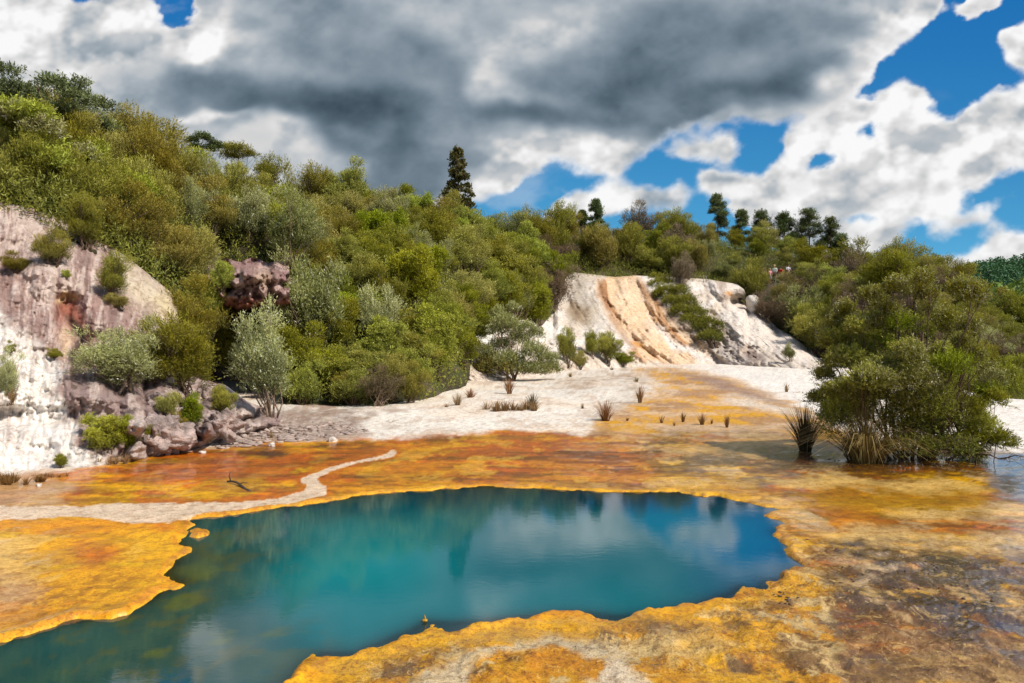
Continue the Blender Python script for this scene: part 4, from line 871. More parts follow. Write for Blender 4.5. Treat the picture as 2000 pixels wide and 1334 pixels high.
top = [(1640, 640, 22, 20), (1662, 612, 24, 20), (1690, 585, 24, 18), (1720, 570, 24, 18), (1748, 560, 22, 16), (1775, 572, 26, 20), (1805, 588, 26, 20), (1835, 580, 26, 20), (1862, 590, 28, 22), (1890, 612, 26, 22), (1905, 645, 26, 24), (1880, 650, 24, 20), (1850, 632, 22, 18), (1818, 630, 22, 16),
       (1785, 618, 22, 16), (1750, 605, 22, 18), (1715, 615, 22, 18), (1690, 640, 22, 18), (1760, 650, 16, 12), (1835, 675, 18, 14), (1915, 690, 22, 20), (1925, 735, 20, 18), (1895, 705, 22, 18), (1865, 700, 20, 16), (1930, 765, 18, 16), (1900, 750, 24, 20)]
lmass = [(1650, 670, 34, 26), (1690, 690, 38, 32), (1640, 710, 36, 28), (1700, 735, 40, 32), (1655, 745, 38, 26), (1625, 765, 30, 18), (1680, 775, 38, 26), (1735, 745, 34, 30), (1725, 700, 28, 26), (1640, 790, 30, 16), (1612, 740, 16, 12), (1740, 790, 36, 28), (1665, 645, 24, 18)]
lower = [(1665, 820, 44, 34), (1700, 800, 38, 30), (1640, 840, 30, 28), (1740, 830, 44, 38, -.15), (1790, 800, 44, 44, -.12), (1790, 850, 46, 34, -.22), (1830, 780, 38, 36, -.05), (1750, 870, 40, 24, -.25), (1820, 870, 40, 24, -.2), (1780, 760, 36, 30, -.02), (1840, 740, 34, 34)]  # negative tone offsets paint in the shade of the lower middle
rmass = [(1860, 830, 34, 26), (1890, 800, 32, 22), (1905, 830, 26, 22), (1880, 860, 32, 22), (1912, 858, 20, 18), (1860, 875, 28, 16), (1885, 885, 22, 10), (1850, 800, 28, 22), (1900, 780, 22, 16)]
sh_ = lambda rows: [((1764+(r[0]-1764)*.84), r[1], r[2]*.8, r[3]*1.15)+tuple(r[4:]) for r in rows]
top, lmass, rmass, lower = sh_(top), [(a+10, b, c*.85, d*.95) for a, b, c, d in lmass], [(a+4, b, c*.85, d) for a, b, c, d in rmass], lower
big, rg = hero('large_shrub', (1775, 896), Yb, -.02, [
  ('green', top, 1600, dict(nl=10, sl=.18, ll=.06, lw=.015, up=1.5, wind=(.15, 0, 0), shell=.2, dy=.7, jit=.25)),
  ('olive', top, 1100, dict(nl=10, sl=.17, ll=.06, lw=.016, up=1.5, wind=(.15, 0, 0), shell=.2, dy=.7, jit=.3)),
  ('lime', [(1700, 660, 34, 34), (1750, 680, 34, 34), (1850, 730, 34, 30), (1900, 770, 26, 20), (1800, 720, 34, 34), (1740, 640, 30, 26)], 1500, dict(nl=10, sl=.18, ll=.055, lw=.014, up=.9, shell=.2, dy=.8)),
  ('silver', top+[(1700, 735, 24, 22), (1735, 740, 26, 24), (1650, 665, 22, 18), (1880, 745, 22, 18)], 2200, dict(nl=9, sl=.17, ll=.055, lw=.017, up=1.5, wind=(.1, -.2, 0), shell=.6, dy=.7)),
  ('silver', lmass, 2600, dict(nl=9, sl=.16, ll=.05, lw=.016, up=.6, wind=(-.1, -.2, 0), shell=.75, dy=.7)),
  ('lime', lmass, 1500, dict(nl=11, sl=.18, ll=.055, lw=.013, up=.9, wind=(-.1, -.1, 0), shell=.7, dy=.6)),
  ('green', lmass, 4200, dict(nl=12, sl=.18, ll=.055, lw=.013, up=.8, wind=(-.12, -.1, 0), shell=.4, dy=.6)),
  ('brown', lower, 900, dict(nl=9, sl=.2, ll=.05, lw=.010, up=.9, shell=.3, dy=.6)),
  ('green', lower, 3300, dict(nl=12, sl=.18, ll=.055, lw=.012, up=.4, shell=.5, dy=.5)),
  ('lime', [(1665, 815, 42, 32, -.12), (1860, 830, 30, 24), (1885, 800, 26, 18), (1905, 845, 24, 26), (1780, 800, 30, 20, -.2)], 1900, dict(nl=12, sl=.16, ll=.05, lw=.012, up=.7, shell=.8, dy=.4)),
  ('green', rmass, 3400, dict(nl=12, sl=.17, ll=.05, lw=.012, up=.5, shell=.45, dy=.5))],
  'very large shrub with bare forked stems under an open crown, rooted at the water edge', 'shrub', seed=5)
mb = MB()
lbt = lobes_px((1775, 896), Yb, top+[(1650, 720, 30, 20), (1690, 690, 30, 30), (1880, 830, 20, 20), (1900, 860, 20, 20)], 5, .9)
for i, l in enumerate(lbt):
    b = np.array([rg.normal(0, .35)+.05+.25*l[0], rg.normal(0, .18), 0]); e = np.array(l[:3]); n = 12; t = np.linspace(0, 1, n)[:, None]
    c = np.array([b[0]*.6+e[0]*.4, b[1]*.5+e[1]*.5, e[2]*.5]); P = (1-t)**2*b+2*t*(1-t)*c+t*t*e
    P[1:] += np.cumsum(rg.normal(0, .035, (n-1, 3)), 0); R = .026*(1-.75*t[:, 0])*(.7+.5*rg.random()); mb.tube(P, R, 6)
    for q in range(5):
        a = rg.integers(5, n-1); e2 = e+rg.normal(0, 1, 3)*np.array(l[3:6])*1.3; t2 = np.linspace(0, 1, 6)[:, None]; P2 = P[a]+(e2-P[a])*t2; P2[1:-1] += rg.normal(0, .03, (4, 3)); mb.tube(P2, R[a]*.55*(1-.7*t2[:, 0]), 4, cap=False)
for q in range(40):                                  # leafless twigs low inside
    b = np.array([rg.uniform(-1.0, 1.6), rg.uniform(-.5, .5), 0]); e = b+[rg.normal(0, .4), rg.normal(0, .3), rg.uniform(.5, 1.3)]; t = np.linspace(0, 1, 6)[:, None]; P = b+(e-b)*t; P[1:-1] += rg.normal(0, .05, (4, 3)); mb.tube(P, .009*(1-.6*t[:, 0]), 4, cap=False)
mb.build('stem', MATS['bark'], big)
# silver tree left of the terrace
h = hit(1000, 744)[1]; Ys = h.y
sv, rg = hero('silver_tree', (1000, 744), Ys, h.z-.1, [
  ('silver', [(975, 612, 18, 14), (985, 630, 22, 16), (1000, 645, 24, 18), (968, 648, 18, 14), (1030, 640, 16, 12), (1045, 655, 18, 16), (1012, 668, 26, 18), (975, 680, 26, 20), (1040, 690, 28, 20), (1065, 705, 24, 20), (945, 690, 22, 18), (990, 705, 30, 20), (1030, 720, 34, 16), (955, 715, 28, 18), (1080, 722, 20, 14), (1000, 600, 12, 10)], 4200, dict(nl=10, sl=.28, ll=.10, lw=.032, up=1.0, wind=(.25, -.1, 0), shell=.4)),
  ('olive', [(960, 710, 32, 24), (1000, 720, 36, 20), (1050, 725, 30, 16), (940, 725, 22, 16)], 1500, dict(nl=9, sl=.26, ll=.11, lw=.03, up=.9, shell=.5))],
  'silvery white leaved small tree standing left of the orange streaked terrace', 'tree', seed=9)
mb = MB(); stems(mb, rg, lobes_px((1000, 744), Ys, [(975, 612, 18, 14), (985, 630, 22, 16), (1045, 655, 18, 16), (1012, 668, 26, 18), (975, 680, 26, 20), (1040, 690, 28, 20), (945, 690, 22, 18)], 9), 3, .07); mb.build('stem', MATS['barkpale'], sv)
# dark tiered tree on the left skyline and light tree below it
h = hit(100, 345)[1]; Yt = h.y
tt, rg = hero('tiered_tree', (100, 345), Yt, h.z-.2, [
  ('pine', [(68, 138, 26, 7), (95, 150, 30, 9), (120, 165, 34, 9), (60, 160, 26, 9), (140, 150, 18, 8), (152, 175, 26, 10), (160, 195, 30, 9), (178, 205, 18, 7), (20, 150, 20, 12), (22, 175, 32, 14), (60, 185, 36, 12), (105, 195, 40, 12), (140, 212, 34, 10), (30, 200, 36, 14), (80, 215, 40, 12), (5, 165, 22, 16), (120, 230, 34, 12), (160, 225, 20, 9), (45, 230, 30, 10)], 2000, dict(nl=10, sl=.30, ll=.12, lw=.034, up=.7, wind=(.35, 0, 0), shell=.2, jit=.35, dy=1.2)),
  ('green', [(60, 215, 30, 9), (100, 225, 34, 9)], 250, dict(nl=10, sl=.3, ll=.12, lw=.034, up=.8, shell=.6, dy=1.2))],
  'dark tiered tree highest on the left skyline with gaps of sky between its branches', 'tree', seed=21)
mb = MB()
for (px, py) in [(68, 145), (95, 155), (120, 170), (150, 178), (165, 198), (20, 160), (60, 188), (105, 198), (140, 215), (30, 203)]:
    e = np.array([(px-100)*Yt/F, rg.normal(0, .6), (345-py)*Yt/F]); b = np.array([rg.normal(0, .25), rg.normal(0, .2), 0]); t = np.linspace(0, 1, 9)[:, None]
    c = np.array([e[0]*.25, 0, e[2]*.6]); P = (1-t)**2*b+2*t*(1-t)*c+t*t*e; P[1:-1] += rg.normal(0, .06, (7, 3)); mb.tube(P, .085*(1-.8*t[:, 0]), 6)
mb.build('trunk', MATS['bark'], tt)
h = hit(82, 392)[1]; Yl = h.y
lt, rg = hero('broadleaf_tree', (82, 396), Yl, h.z-.2, [
  ('lime', [(20, 240, 36, 22), (60, 235, 36, 22), (100, 245, 34, 22), (40, 275, 40, 22), (85, 280, 40, 22), (125, 275, 32, 22), (145, 300, 26, 22), (20, 310, 36, 24), (110, 315, 30, 16), (60, 310, 28, 14), (8, 350, 34, 30), (150, 335, 24, 26), (40, 370, 40, 24), (120, 375, 36, 22)], 4300, dict(nl=9, sl=.3, ll=.13, lw=.036, up=1.0, wind=(.4, 0, 0), shell=.4, dy=1.0)),
  ('silver', [(30, 240, 36, 20), (75, 238, 36, 20), (120, 270, 30, 20), (145, 300, 22, 20)], 700, dict(nl=7, sl=.28, ll=.12, lw=.04, up=1.0, wind=(.5, 0, 0), shell=.8, dy=1.0))],
  'pale green windblown tree with thin dark trunks below the dark tiered tree', 'tree', seed=22)
mb = MB()
for (px, py) in [(40, 275), (60, 240), (85, 280), (120, 275), (100, 250), (145, 300), (20, 300)]:
    e = np.array([(px-82)*Yl/F, rg.normal(0, .4), (396-py)*Yl/F]); b = np.array([rg.normal(0, .5)+e[0]*.4, rg.normal(0, .2), 0]); t = np.linspace(0, 1, 8)[:, None]; P = b+(e-b)*t; P[1:-1] += rg.normal(0, .07, (6, 3)); mb.tube(P, .05*(1-.7*t[:, 0]), 5)
mb.build('trunk', MATS['bark'], lt)
h = hit(1395, 676)[1]; Yd = h.y-.3
rows = []
for (px, py, rx, rz) in [(1325, 545, 20, 16), (1345, 540, 20, 16), (1335, 565, 26, 18), (1360, 565, 22, 18), (1340, 590, 24, 18), (1368, 590, 22, 18), (1350, 610, 24, 16), (1378, 615, 24, 18), (1360, 630, 22, 14), (1395, 635, 22, 16), (1375, 645, 22, 14), (1405, 655, 18, 14), (1385, 662, 22, 12), (1322, 570, 14, 14), (1330, 525, 14, 12), (1412, 640, 12, 12)]:
    hh = hit(px, py+8)[1]; rows.append((px, py, rx, rz, -.22, min(max(hh.y-Yd-.6, -.2), 12)))
kb, rg = hero('creeping_bush', (1395, 680), Yd, CH+(HZ-680)/F*Yd, [('green', rows, 6000, dict(nl=9, sl=.4, ll=.16, lw=.04, up=.5, shell=.5))], 'large dark green bush growing down the slope and splitting the white terrace', 'bush', seed=77)
mb = MB(); stems(mb, rg, lobes_px((1395, 680), Yd, rows, 77), 4, .08, .2); mb.build('stem', MATS['bark'], kb)
# small windswept skyline trees
for (cx, by, rows, lab) in [(392, 335, [(380, 278, 12, 7), (398, 270, 16, 7), (412, 280, 14, 7), (384, 292, 12, 8), (405, 290, 14, 6)], 'small windswept tree with bare trunk standing alone on the left skyline'),
                            (470, 355, [(445, 290, 20, 9), (470, 296, 26, 10), (490, 305, 18, 8), (455, 308, 26, 10)], 'brown flat crowned tree right of the lone windswept skyline tree'),
                            (255, 300, [(215, 232, 22, 8), (245, 238, 26, 9), (270, 248, 20, 8), (235, 252, 26, 9), (262, 262, 22, 8)], 'dark flat crowned tree on the skyline right of the tiered tree')]:
    Yk = np.interp(cx, rp, rY)-.8; zk = CH+(HZ-by)/F*Yk
    zk = down((cx-1000)/F*Yk, Yk)[0]
    by2 = HZ-(zk-CH)*F/Yk
    t_, rg = hero('windswept_tree', (cx, by2), Yk, zk-.1, [('olive' if cx == 470 else 'pine', rows, 900, dict(nl=9, sl=.3, ll=.13, lw=.035, up=.6, wind=(.4, 0, 0), shell=.2, dy=.6))], lab, 'tree', seed=cx)
    mb = MB(); stems(mb, rg, lobes_px((cx, by2), Yk, rows, cx), 2, .06, .08, sub=2); mb.build('trunk', MATS['bark'], t_)
# tall dark columnar tree
Yc = 74.; zc = down((897-1000)/F*Yc, Yc)[0]; byc = HZ-(zc-CH)*F/Yc
rg0 = np.random.default_rng(3); rows = []
for i in range(95):
    q = rg0.random(); py = 294+q*118; hw = np.interp(q, [0, .12, .45, .8, 1], [6, 14, 20, 29, 27]); rows.append((894+rg0.uniform(-hw, hw), py, rg0.uniform(4.5, 7.5), rg0.uniform(4, 7)))
rows += [(916, 372, 5, 4), (922, 380, 6, 5), (918, 392, 5, 5), (926, 398, 5, 5), (912, 400, 6, 6)]
tc_, rg = hero('columnar_tree', (896, byc), Yc, zc-.2, [('tall', rows, 2800, dict(nl=4, sl=.16, ll=.22, lw=.15, up=.2, shell=.3, dy=.7, spread=1.0))], 'tall narrow dark tree rising alone above the middle skyline', 'tree', seed=3)
mb = MB(); hgt = (byc-292)*Yc/F; t = np.linspace(0, 1, 10)[:, None]; mb.tube(np.array([0, 0, 0])+t*np.array([-.1, 0, hgt]), .16*(1-.85*t[:, 0]), 7)
for i in range(26):
    r_ = rows[i]; e = np.array([(r_[0]-896)*Yc/F, rg.normal(0, .4), (byc-r_[1])*Yc/F]); b = np.array([0, 0, e[2]-.5]); t2 = np.linspace(0, 1, 4)[:, None]; mb.tube(b+(e-b)*t2, .035*(1-.6*t2[:, 0]), 4, cap=False)
mb.build('trunk', MATS['bark'], tc_)
# pines along the right ridge
PINES = [(1401, 384, 36, 95, .9, 'dense round topped pine, tallest on the ridge left of the open pines'), (1447, 414, 34, 95, .7, 'small dark pine just right of the dense round topped pine'), (1487, 418, 44, 95, .35, 'thin open pine with sky showing through its branches'),
         (1532, 421, 44, 94, .6, 'leaning dark pine left of the broad crowned pine'), (1580, 415, 58, 93, .8, 'broad crowned dark pine above the group of people'), (1622, 430, 42, 92, .55, 'narrow ragged pine at the right end of the ridge'), (1641, 462, 40, 91, .7, 'short pine right of the narrow ragged pine'),
         (1163, 394, 28, 90, .5, 'small pine with an open two tier crown above the orange terrace'), (1137, 416, 22, 90, .7, 'short dark pine left of the two tier pine'), (1117, 418, 18, 90, .8, 'little rounded pine, leftmost of the three above the orange terrace')]
for i, (px, tp, wd, Yp, dens, lab) in enumerate(PINES):
    Yp += 4; wd *= 1.15; tp -= 4
    x = (px-1000)/F*Yp; z = down(x, Yp)[0]; bp = HZ-(z-CH)*F/Yp; rng = np.random.default_rng(300+i); rows = []; hp = bp-tp
    nv = int(13+12*dens)
    for k in range(nv):
        q = (k+.3)/nv; r_ = wd/2*np.interp(q, [0, .2, .6, .85, 1], [.08, .45, .85, 1.0, .6]); a = rng.uniform(0, 6.28); cx = px+r_*.72*math.cos(a)+(q*4 if i == 3 else 0)
        rows.append((cx, tp+4+q*hp*.72, wd*rng.uniform(.18, .27), wd*rng.uniform(.12, .19), 0, r_*.7*math.sin(a)*Yp/F))
    o, rg = hero('pine_tree', (px, bp), Yp, z-.1, [('pine', rows, int(1500+1700*dens), dict(nl=8, sl=.26, ll=.26, lw=.045, up=.8, shell=.1, spread=.9))], lab, 'pine tree', seed=300+i)
    mb = MB(); H = hp*Yp/F; t = np.linspace(0, 1, 9)[:, None]; mb.tube(t*np.array([0, 0, H*.96])+np.sin(t*4)*[[.08, 0, 0]], .13*(1-.85*t[:, 0]), 6)
    for r_ in rows:
        e = np.array([(r_[0]-px)*Yp/F, r_[5], (bp-r_[1])*Yp/F]); b = np.array([0, 0, e[2]-.25]); t2 = np.linspace(0, 1, 4)[:, None]; mb.tube(b+(e-b)*t2, .035*(1-.6*t2[:, 0]), 4, cap=False)
    mb.build('trunk', MATS['bark'], o)
# ------------------------------------------------------------------ grasses and rushes
def tussock(rng, n, H, spread, w=.012, droop=.5, nseg=5):
    a = rng.random(n)*2*np.pi; r = rng.random(n)**.7; l = H*(.55+.5*rng.random(n)); out = spread*r
    b = np.stack([np.cos(a)*out*.25, np.sin(a)*out*.25, np.zeros(n)], 1)
    t = np.linspace(0, 1, nseg)[None, :, None]; d = np.stack([np.cos(a), np.sin(a), np.zeros(n)], 1)[:, None]
    P = b[:, None]+d*(out[:, None, None]*(.25*t+.75*t**2))+np.array([0, 0, 1.])*(l[:, None, None]*(t-droop*(r[:, None, None])*t**3*.6))
    s = np.cross(d, [0, 0, 1.]); s = unit(s+rng.normal(0, .5, (n, 1, 3))); wd = w*(1-.85*t)*(.6+.8*rng.random((n, 1, 1)))
    V = np.stack([P-s*wd, P+s*wd], 2).reshape(n, nseg*2, 3)
    i = np.arange(nseg-1)*2; q = np.stack([i, i+1, i+3, i+2], 1); Fq = (q[None]+(np.arange(n)*nseg*2)[:, None, None]).reshape(-1, 4)
    tone = np.repeat((.15+.6*t[..., 0]+rng.normal(0, .1, (n, 1)))[..., None], 2, 2).reshape(-1)
    C = np.stack([np.clip(tone, 0, 1), np.repeat(rng.random(n), nseg*2), np.repeat(rng.random(n), nseg*2)], -1)
    return V.reshape(-1, 3), Fq, C
def grass(name, px, py, H_px, W_px, mat, n, label, group=None, droop=.5, seed=0, clumps=1, cat='grass'):
    h = hit(px, py); p = h[1]; u = p.y/F; rng = np.random.default_rng(seed+int(px)); Vs, Fs, Cs, k = [], [], [], 0
    for c in range(clumps):
        V, Fq, C = tussock(rng, n, H_px*u*(1 if clumps == 1 else rng.uniform(.5, 1.1)), (W_px*u/2 if clumps == 1 else H_px*u*.5), w=max(.006, .00055*p.y), droop=droop)
        if clumps > 1: V = V+[rng.uniform(-.5, .5)*W_px*u, rng.uniform(-.4, .4)*W_px*u*.5, 0]
        Vs.append(V); Fs.append(Fq+k); Cs.append(C); k += len(V)
    o = mesh(name, np.concatenate(Vs), np.concatenate(Fs), MATS[mat], {'tone': np.concatenate(Cs)}, loc=(p.x, p.y, p.z-.01)); tag(o, label, cat, group); return o
G = [(995, 770, 34, 30, 'rust', 150, 'rusty grass tussock beside the silver leaved tree'), (893, 797, 32, 26, 'straw', 140, 'yellow brown tussock near the foot of the green slope'), (919, 783, 28, 26, 'rust', 110, 'reddish tussock touching the slope right of the yellow brown one'),
     (872, 800, 14, 12, 'straw', 50, 'tiny straw tuft left of the yellow brown tussock'), (1040, 799, 34, 34, 'darkgrass', 130, 'greenish rush clump at the right end of the pale grass strip'), (1183, 824, 46, 50, 'rust', 190, 'large rusty rush clump where white ground meets the orange fan'),
     (1250, 788, 38, 24, 'rust', 90, 'rusty rush clump on the edge of the orange fan'), (1242, 754, 22, 14, 'straw', 50, 'small pale tuft near the top of the orange fan'), (1138, 801, 16, 12, 'straw', 40, 'tiny tuft on white ground left of the large rush clump'), (1225, 824, 12, 8, 'rust', 30, 'tiny rust tuft right of the large rush clump'),
     (1292, 828, 20, 14, 'rust', 34, 'short reed tuft in shallow water, leftmost of the reed row'), (1317, 833, 12, 8, 'rust', 24, 'tiniest reed tuft in the shallow water row'), (1334, 826, 26, 14, 'rust', 44, 'upright reed tuft second tallest in the shallow water'), (1372, 831, 30, 26, 'rust', 60, 'wide reed tuft in the middle of the shallow water row'),
     (1390, 829, 14, 12, 'rust', 24, 'low reed tuft just right of the wide one'), (1420, 836, 32, 18, 'rust', 60, 'tall reed tuft, rightmost in the shallow water row'), (1536, 768, 22, 14, 'straw', 40, 'pale dry tuft alone on the white slope'), (1556, 772, 10, 20, 'straw', 30, 'low pale tuft right of the lone dry tuft'),
     (1195, 726, 12, 10, 'darkgrass', 30, 'small dark tuft below the dark bush on white ground'), (1114, 738, 12, 14, 'straw', 30, 'small straw tuft near the silver leaved tree'), (1410, 756, 6, 8, 'straw', 20, 'barely visible tuft on the orange fan'),
     (530, 856, 16, 16, 'straw', 40, 'small green brown tuft on the gravel by the water'), (410, 862, 12, 34, 'straw', 60, 'low grass under the yellow green shrub'), (22, 790, 40, 26, 'rust', 50, 'brown dead tuft under the grey green shrub'), (1905, 908, 34, 12, 'darkgrass', 14, 'few dark reed stalks in the water at right')]
for g in G: grass('grass_tussock', *g, droop=.25)
grass('rush_clump', 1573, 882, 96, 84, 'darkgrass', 420, 'dark upright rush clump left of the very large shrub', droop=.15, cat='rush')
grass('arching_grass', 1690, 902, 150, 250, 'straw', 700, 'big arching straw coloured grass clump in front of the very large shrub', droop=1.35)
grass('grass_strip', 990, 806, 30, 110, 'straw', 60, 'strip of dry pale grass on the white ground', clumps=16, droop=.3)
grass('reed_strip', 24, 944, 26, 110, 'rust', 60, 'strip of short rusty reeds at the foot of white rock', clumps=18, droop=.2)
grass('reed_strip', 215, 906, 22, 80, 'straw', 50, 'strip of straw reeds in front of the lime green bush', clumps=12, droop=.2)
grass('reed_strip', 90, 932, 12, 70, 'rust', 30, 'very low reeds between the two reed strips', clumps=10, droop=.2)
# ------------------------------------------------------------------ stones, driftwood, crusts
STONE = simple_mat('pale_stone', (.55, .50, .44), .8, 9, .3, .6, .02); DARK = simple_mat('dark_wood', (.05, .032, .02), .6, 20, .5, .5, .01, .5)
for px, py, r, lab in [(530, 872, 7, 'white stone at the shore in front of the gravel'), (648, 864, 10, 'pale lumpy stone on the shore, the largest there'), (395, 887, 7, 'small pinkish stone on the shore near the brown rocks'), (760, 826, 5, 'grey stone on the stained white ground'), (76, 950, 6, 'flat pale stone lying in shallow orange water at left')]:
    p = hit(px, py)[1]; u = p.y/F; mb = MB(); mb.blob((0, 0, r*u*.35), (r*u, r*u*.8, r*u*.6), px, .5, 1.8); o = mb.build('stone', STONE, loc=(p.x, p.y, .0)); tag(o, lab, 'stone')
def scatter_flakes(name, polys, n, r, mat, label, seed, flat=.4):
    rng = np.random.default_rng(seed); mb = MB(); k = 0
    while k < n:
        P = polys[rng.integers(len(polys))]; a = np.array(P); px = rng.uniform(*np.percentile(a[:, 0], [0, 100])); py = rng.uniform(*np.percentile(a[:, 1], [0, 100]))
        ins = False
        for i in range(len(P)):
            (x1, y1), (x2, y2) = P[i], P[(i+1) % len(P)]
            if (y1 > py) != (y2 > py) and px < (x2-x1)*(py-y1)/(y2-y1)+x1: ins = not ins
        if not ins: continue
        Y = gY(py); s = r*rng.uniform(.4, 1.5)*(.3 if rng.random() < .5 else 1); mb.blob(((px-1000)/F*Y, Y, .012+s*.2), (s*rng.uniform(.7, 2), s, s*flat), k, .5, 1.6, 6, 4); k += 1
    tag(mb.build(name, mat), label, name.replace('_', ' '), kind='stuff')
scatter_flakes('gravel', [[(420, 880), (450, 845), (560, 812), (690, 815), (720, 845), (600, 862)]], 900, .06, simple_mat('gravel_stone', (.36, .28, .24), .85, 3, .4, .3), 'purplish gravel and small stones on the shore', 4)
scatter_flakes('crust_debris', [[(1565, 1055), (1640, 1060), (1700, 1085), (1600, 1090)], [(1560, 898), (1930, 893), (1950, 920), (1640, 925)], [(1500, 1140), (1580, 1120), (1640, 1160), (1520, 1190)], [(1600, 1100), (1850, 1090), (1950, 1180), (1700, 1200)]], 700, .011, simple_mat('dark_crust', (.085, .045, .025), .5, 6, .5, .4, .01, .5), 'dark brown crust fragments and twig bits on the wet ground', 5)
p0, p1 = hit(444, 944)[1], hit(490, 960)[1]; mb = MB(); t = np.linspace(0, 1, 9)[:, None]; P = np.array(p0)+(np.array(p1)-np.array(p0))*t+np.sin(t*5)*[[0, .04, .02]]+[0, 0, .03]; mb.tube(P, .014+.012*t[:, 0], 6)
mb.tube(np.array([P[1], P[1]+[-.03, .02, .07], P[1]+[-.02, .03, .15]]), [.012, .01, .005], 5); mb.tube(np.array([P[4], P[4]+[.06, -.05, .03], P[4]+[.15, -.08, .04]]), [.010, .007, .004], 5)
tag(mb.build('dead_branch', DARK), 'dark dead branch lying in the shallow orange water', 'branch')
p = hit(829, 1216)[1]; mb = MB(); mb.blob((0, 0, .01), (.020, .018, .016), 3, .3); mb.blob((.001, 0, .028), (.008, .008, .026), 4, .5)
tag(mb.build('mineral_knob', simple_mat('ochre_crust', (.45, .24, .02), .5, 30, .4, .5, .005, .4), loc=(p.x, p.y+.02, .0)), 'little ochre mineral knob on the near rim of the pool', 'rock')
p = hit(1466, 606)[1]; mb = MB(); mb.blob((0, 0, .7), (.75, .8, 1.05), 8, .3, 1.2, 28, 18); tag(mb.build('boulder', STONE, loc=(p.x, p.y-.6, p.z-.1)), 'rounded white boulder beside the overhang at the terrace right end', 'boulder')
# lumpy rocks at the left shore
LUMP = simple_mat('purple_rock', (.40, .31, .28), .85, 3.2, .6, 1.0, .12)
for px, py, rx, rz, lab in [(300, 872, 44, 34, 'rounded fluted brown rock at the left shore'), (298, 795, 22, 16, 'round striped boulder under the brownish olive bush'), (355, 850, 30, 30, 'brown rock between shrub and rounded fluted rock'), (420, 845, 34, 30, 'purple grey rock mound at the right end of the rocks'), (395, 785, 16, 20, 'upright pale topped rock beside the green shrub')]:
    h = hit(px, py)[1]; u = h.y/F; mb = MB(); mb.blob((0, 0, rz*u*.45), (rx*u, rx*u*.8, rz*u), px, .55, 2.3, 56, 36); tag(mb.build('shore_rock', LUMP, loc=(h.x, h.y+.3, h.z)), lab, 'rock')
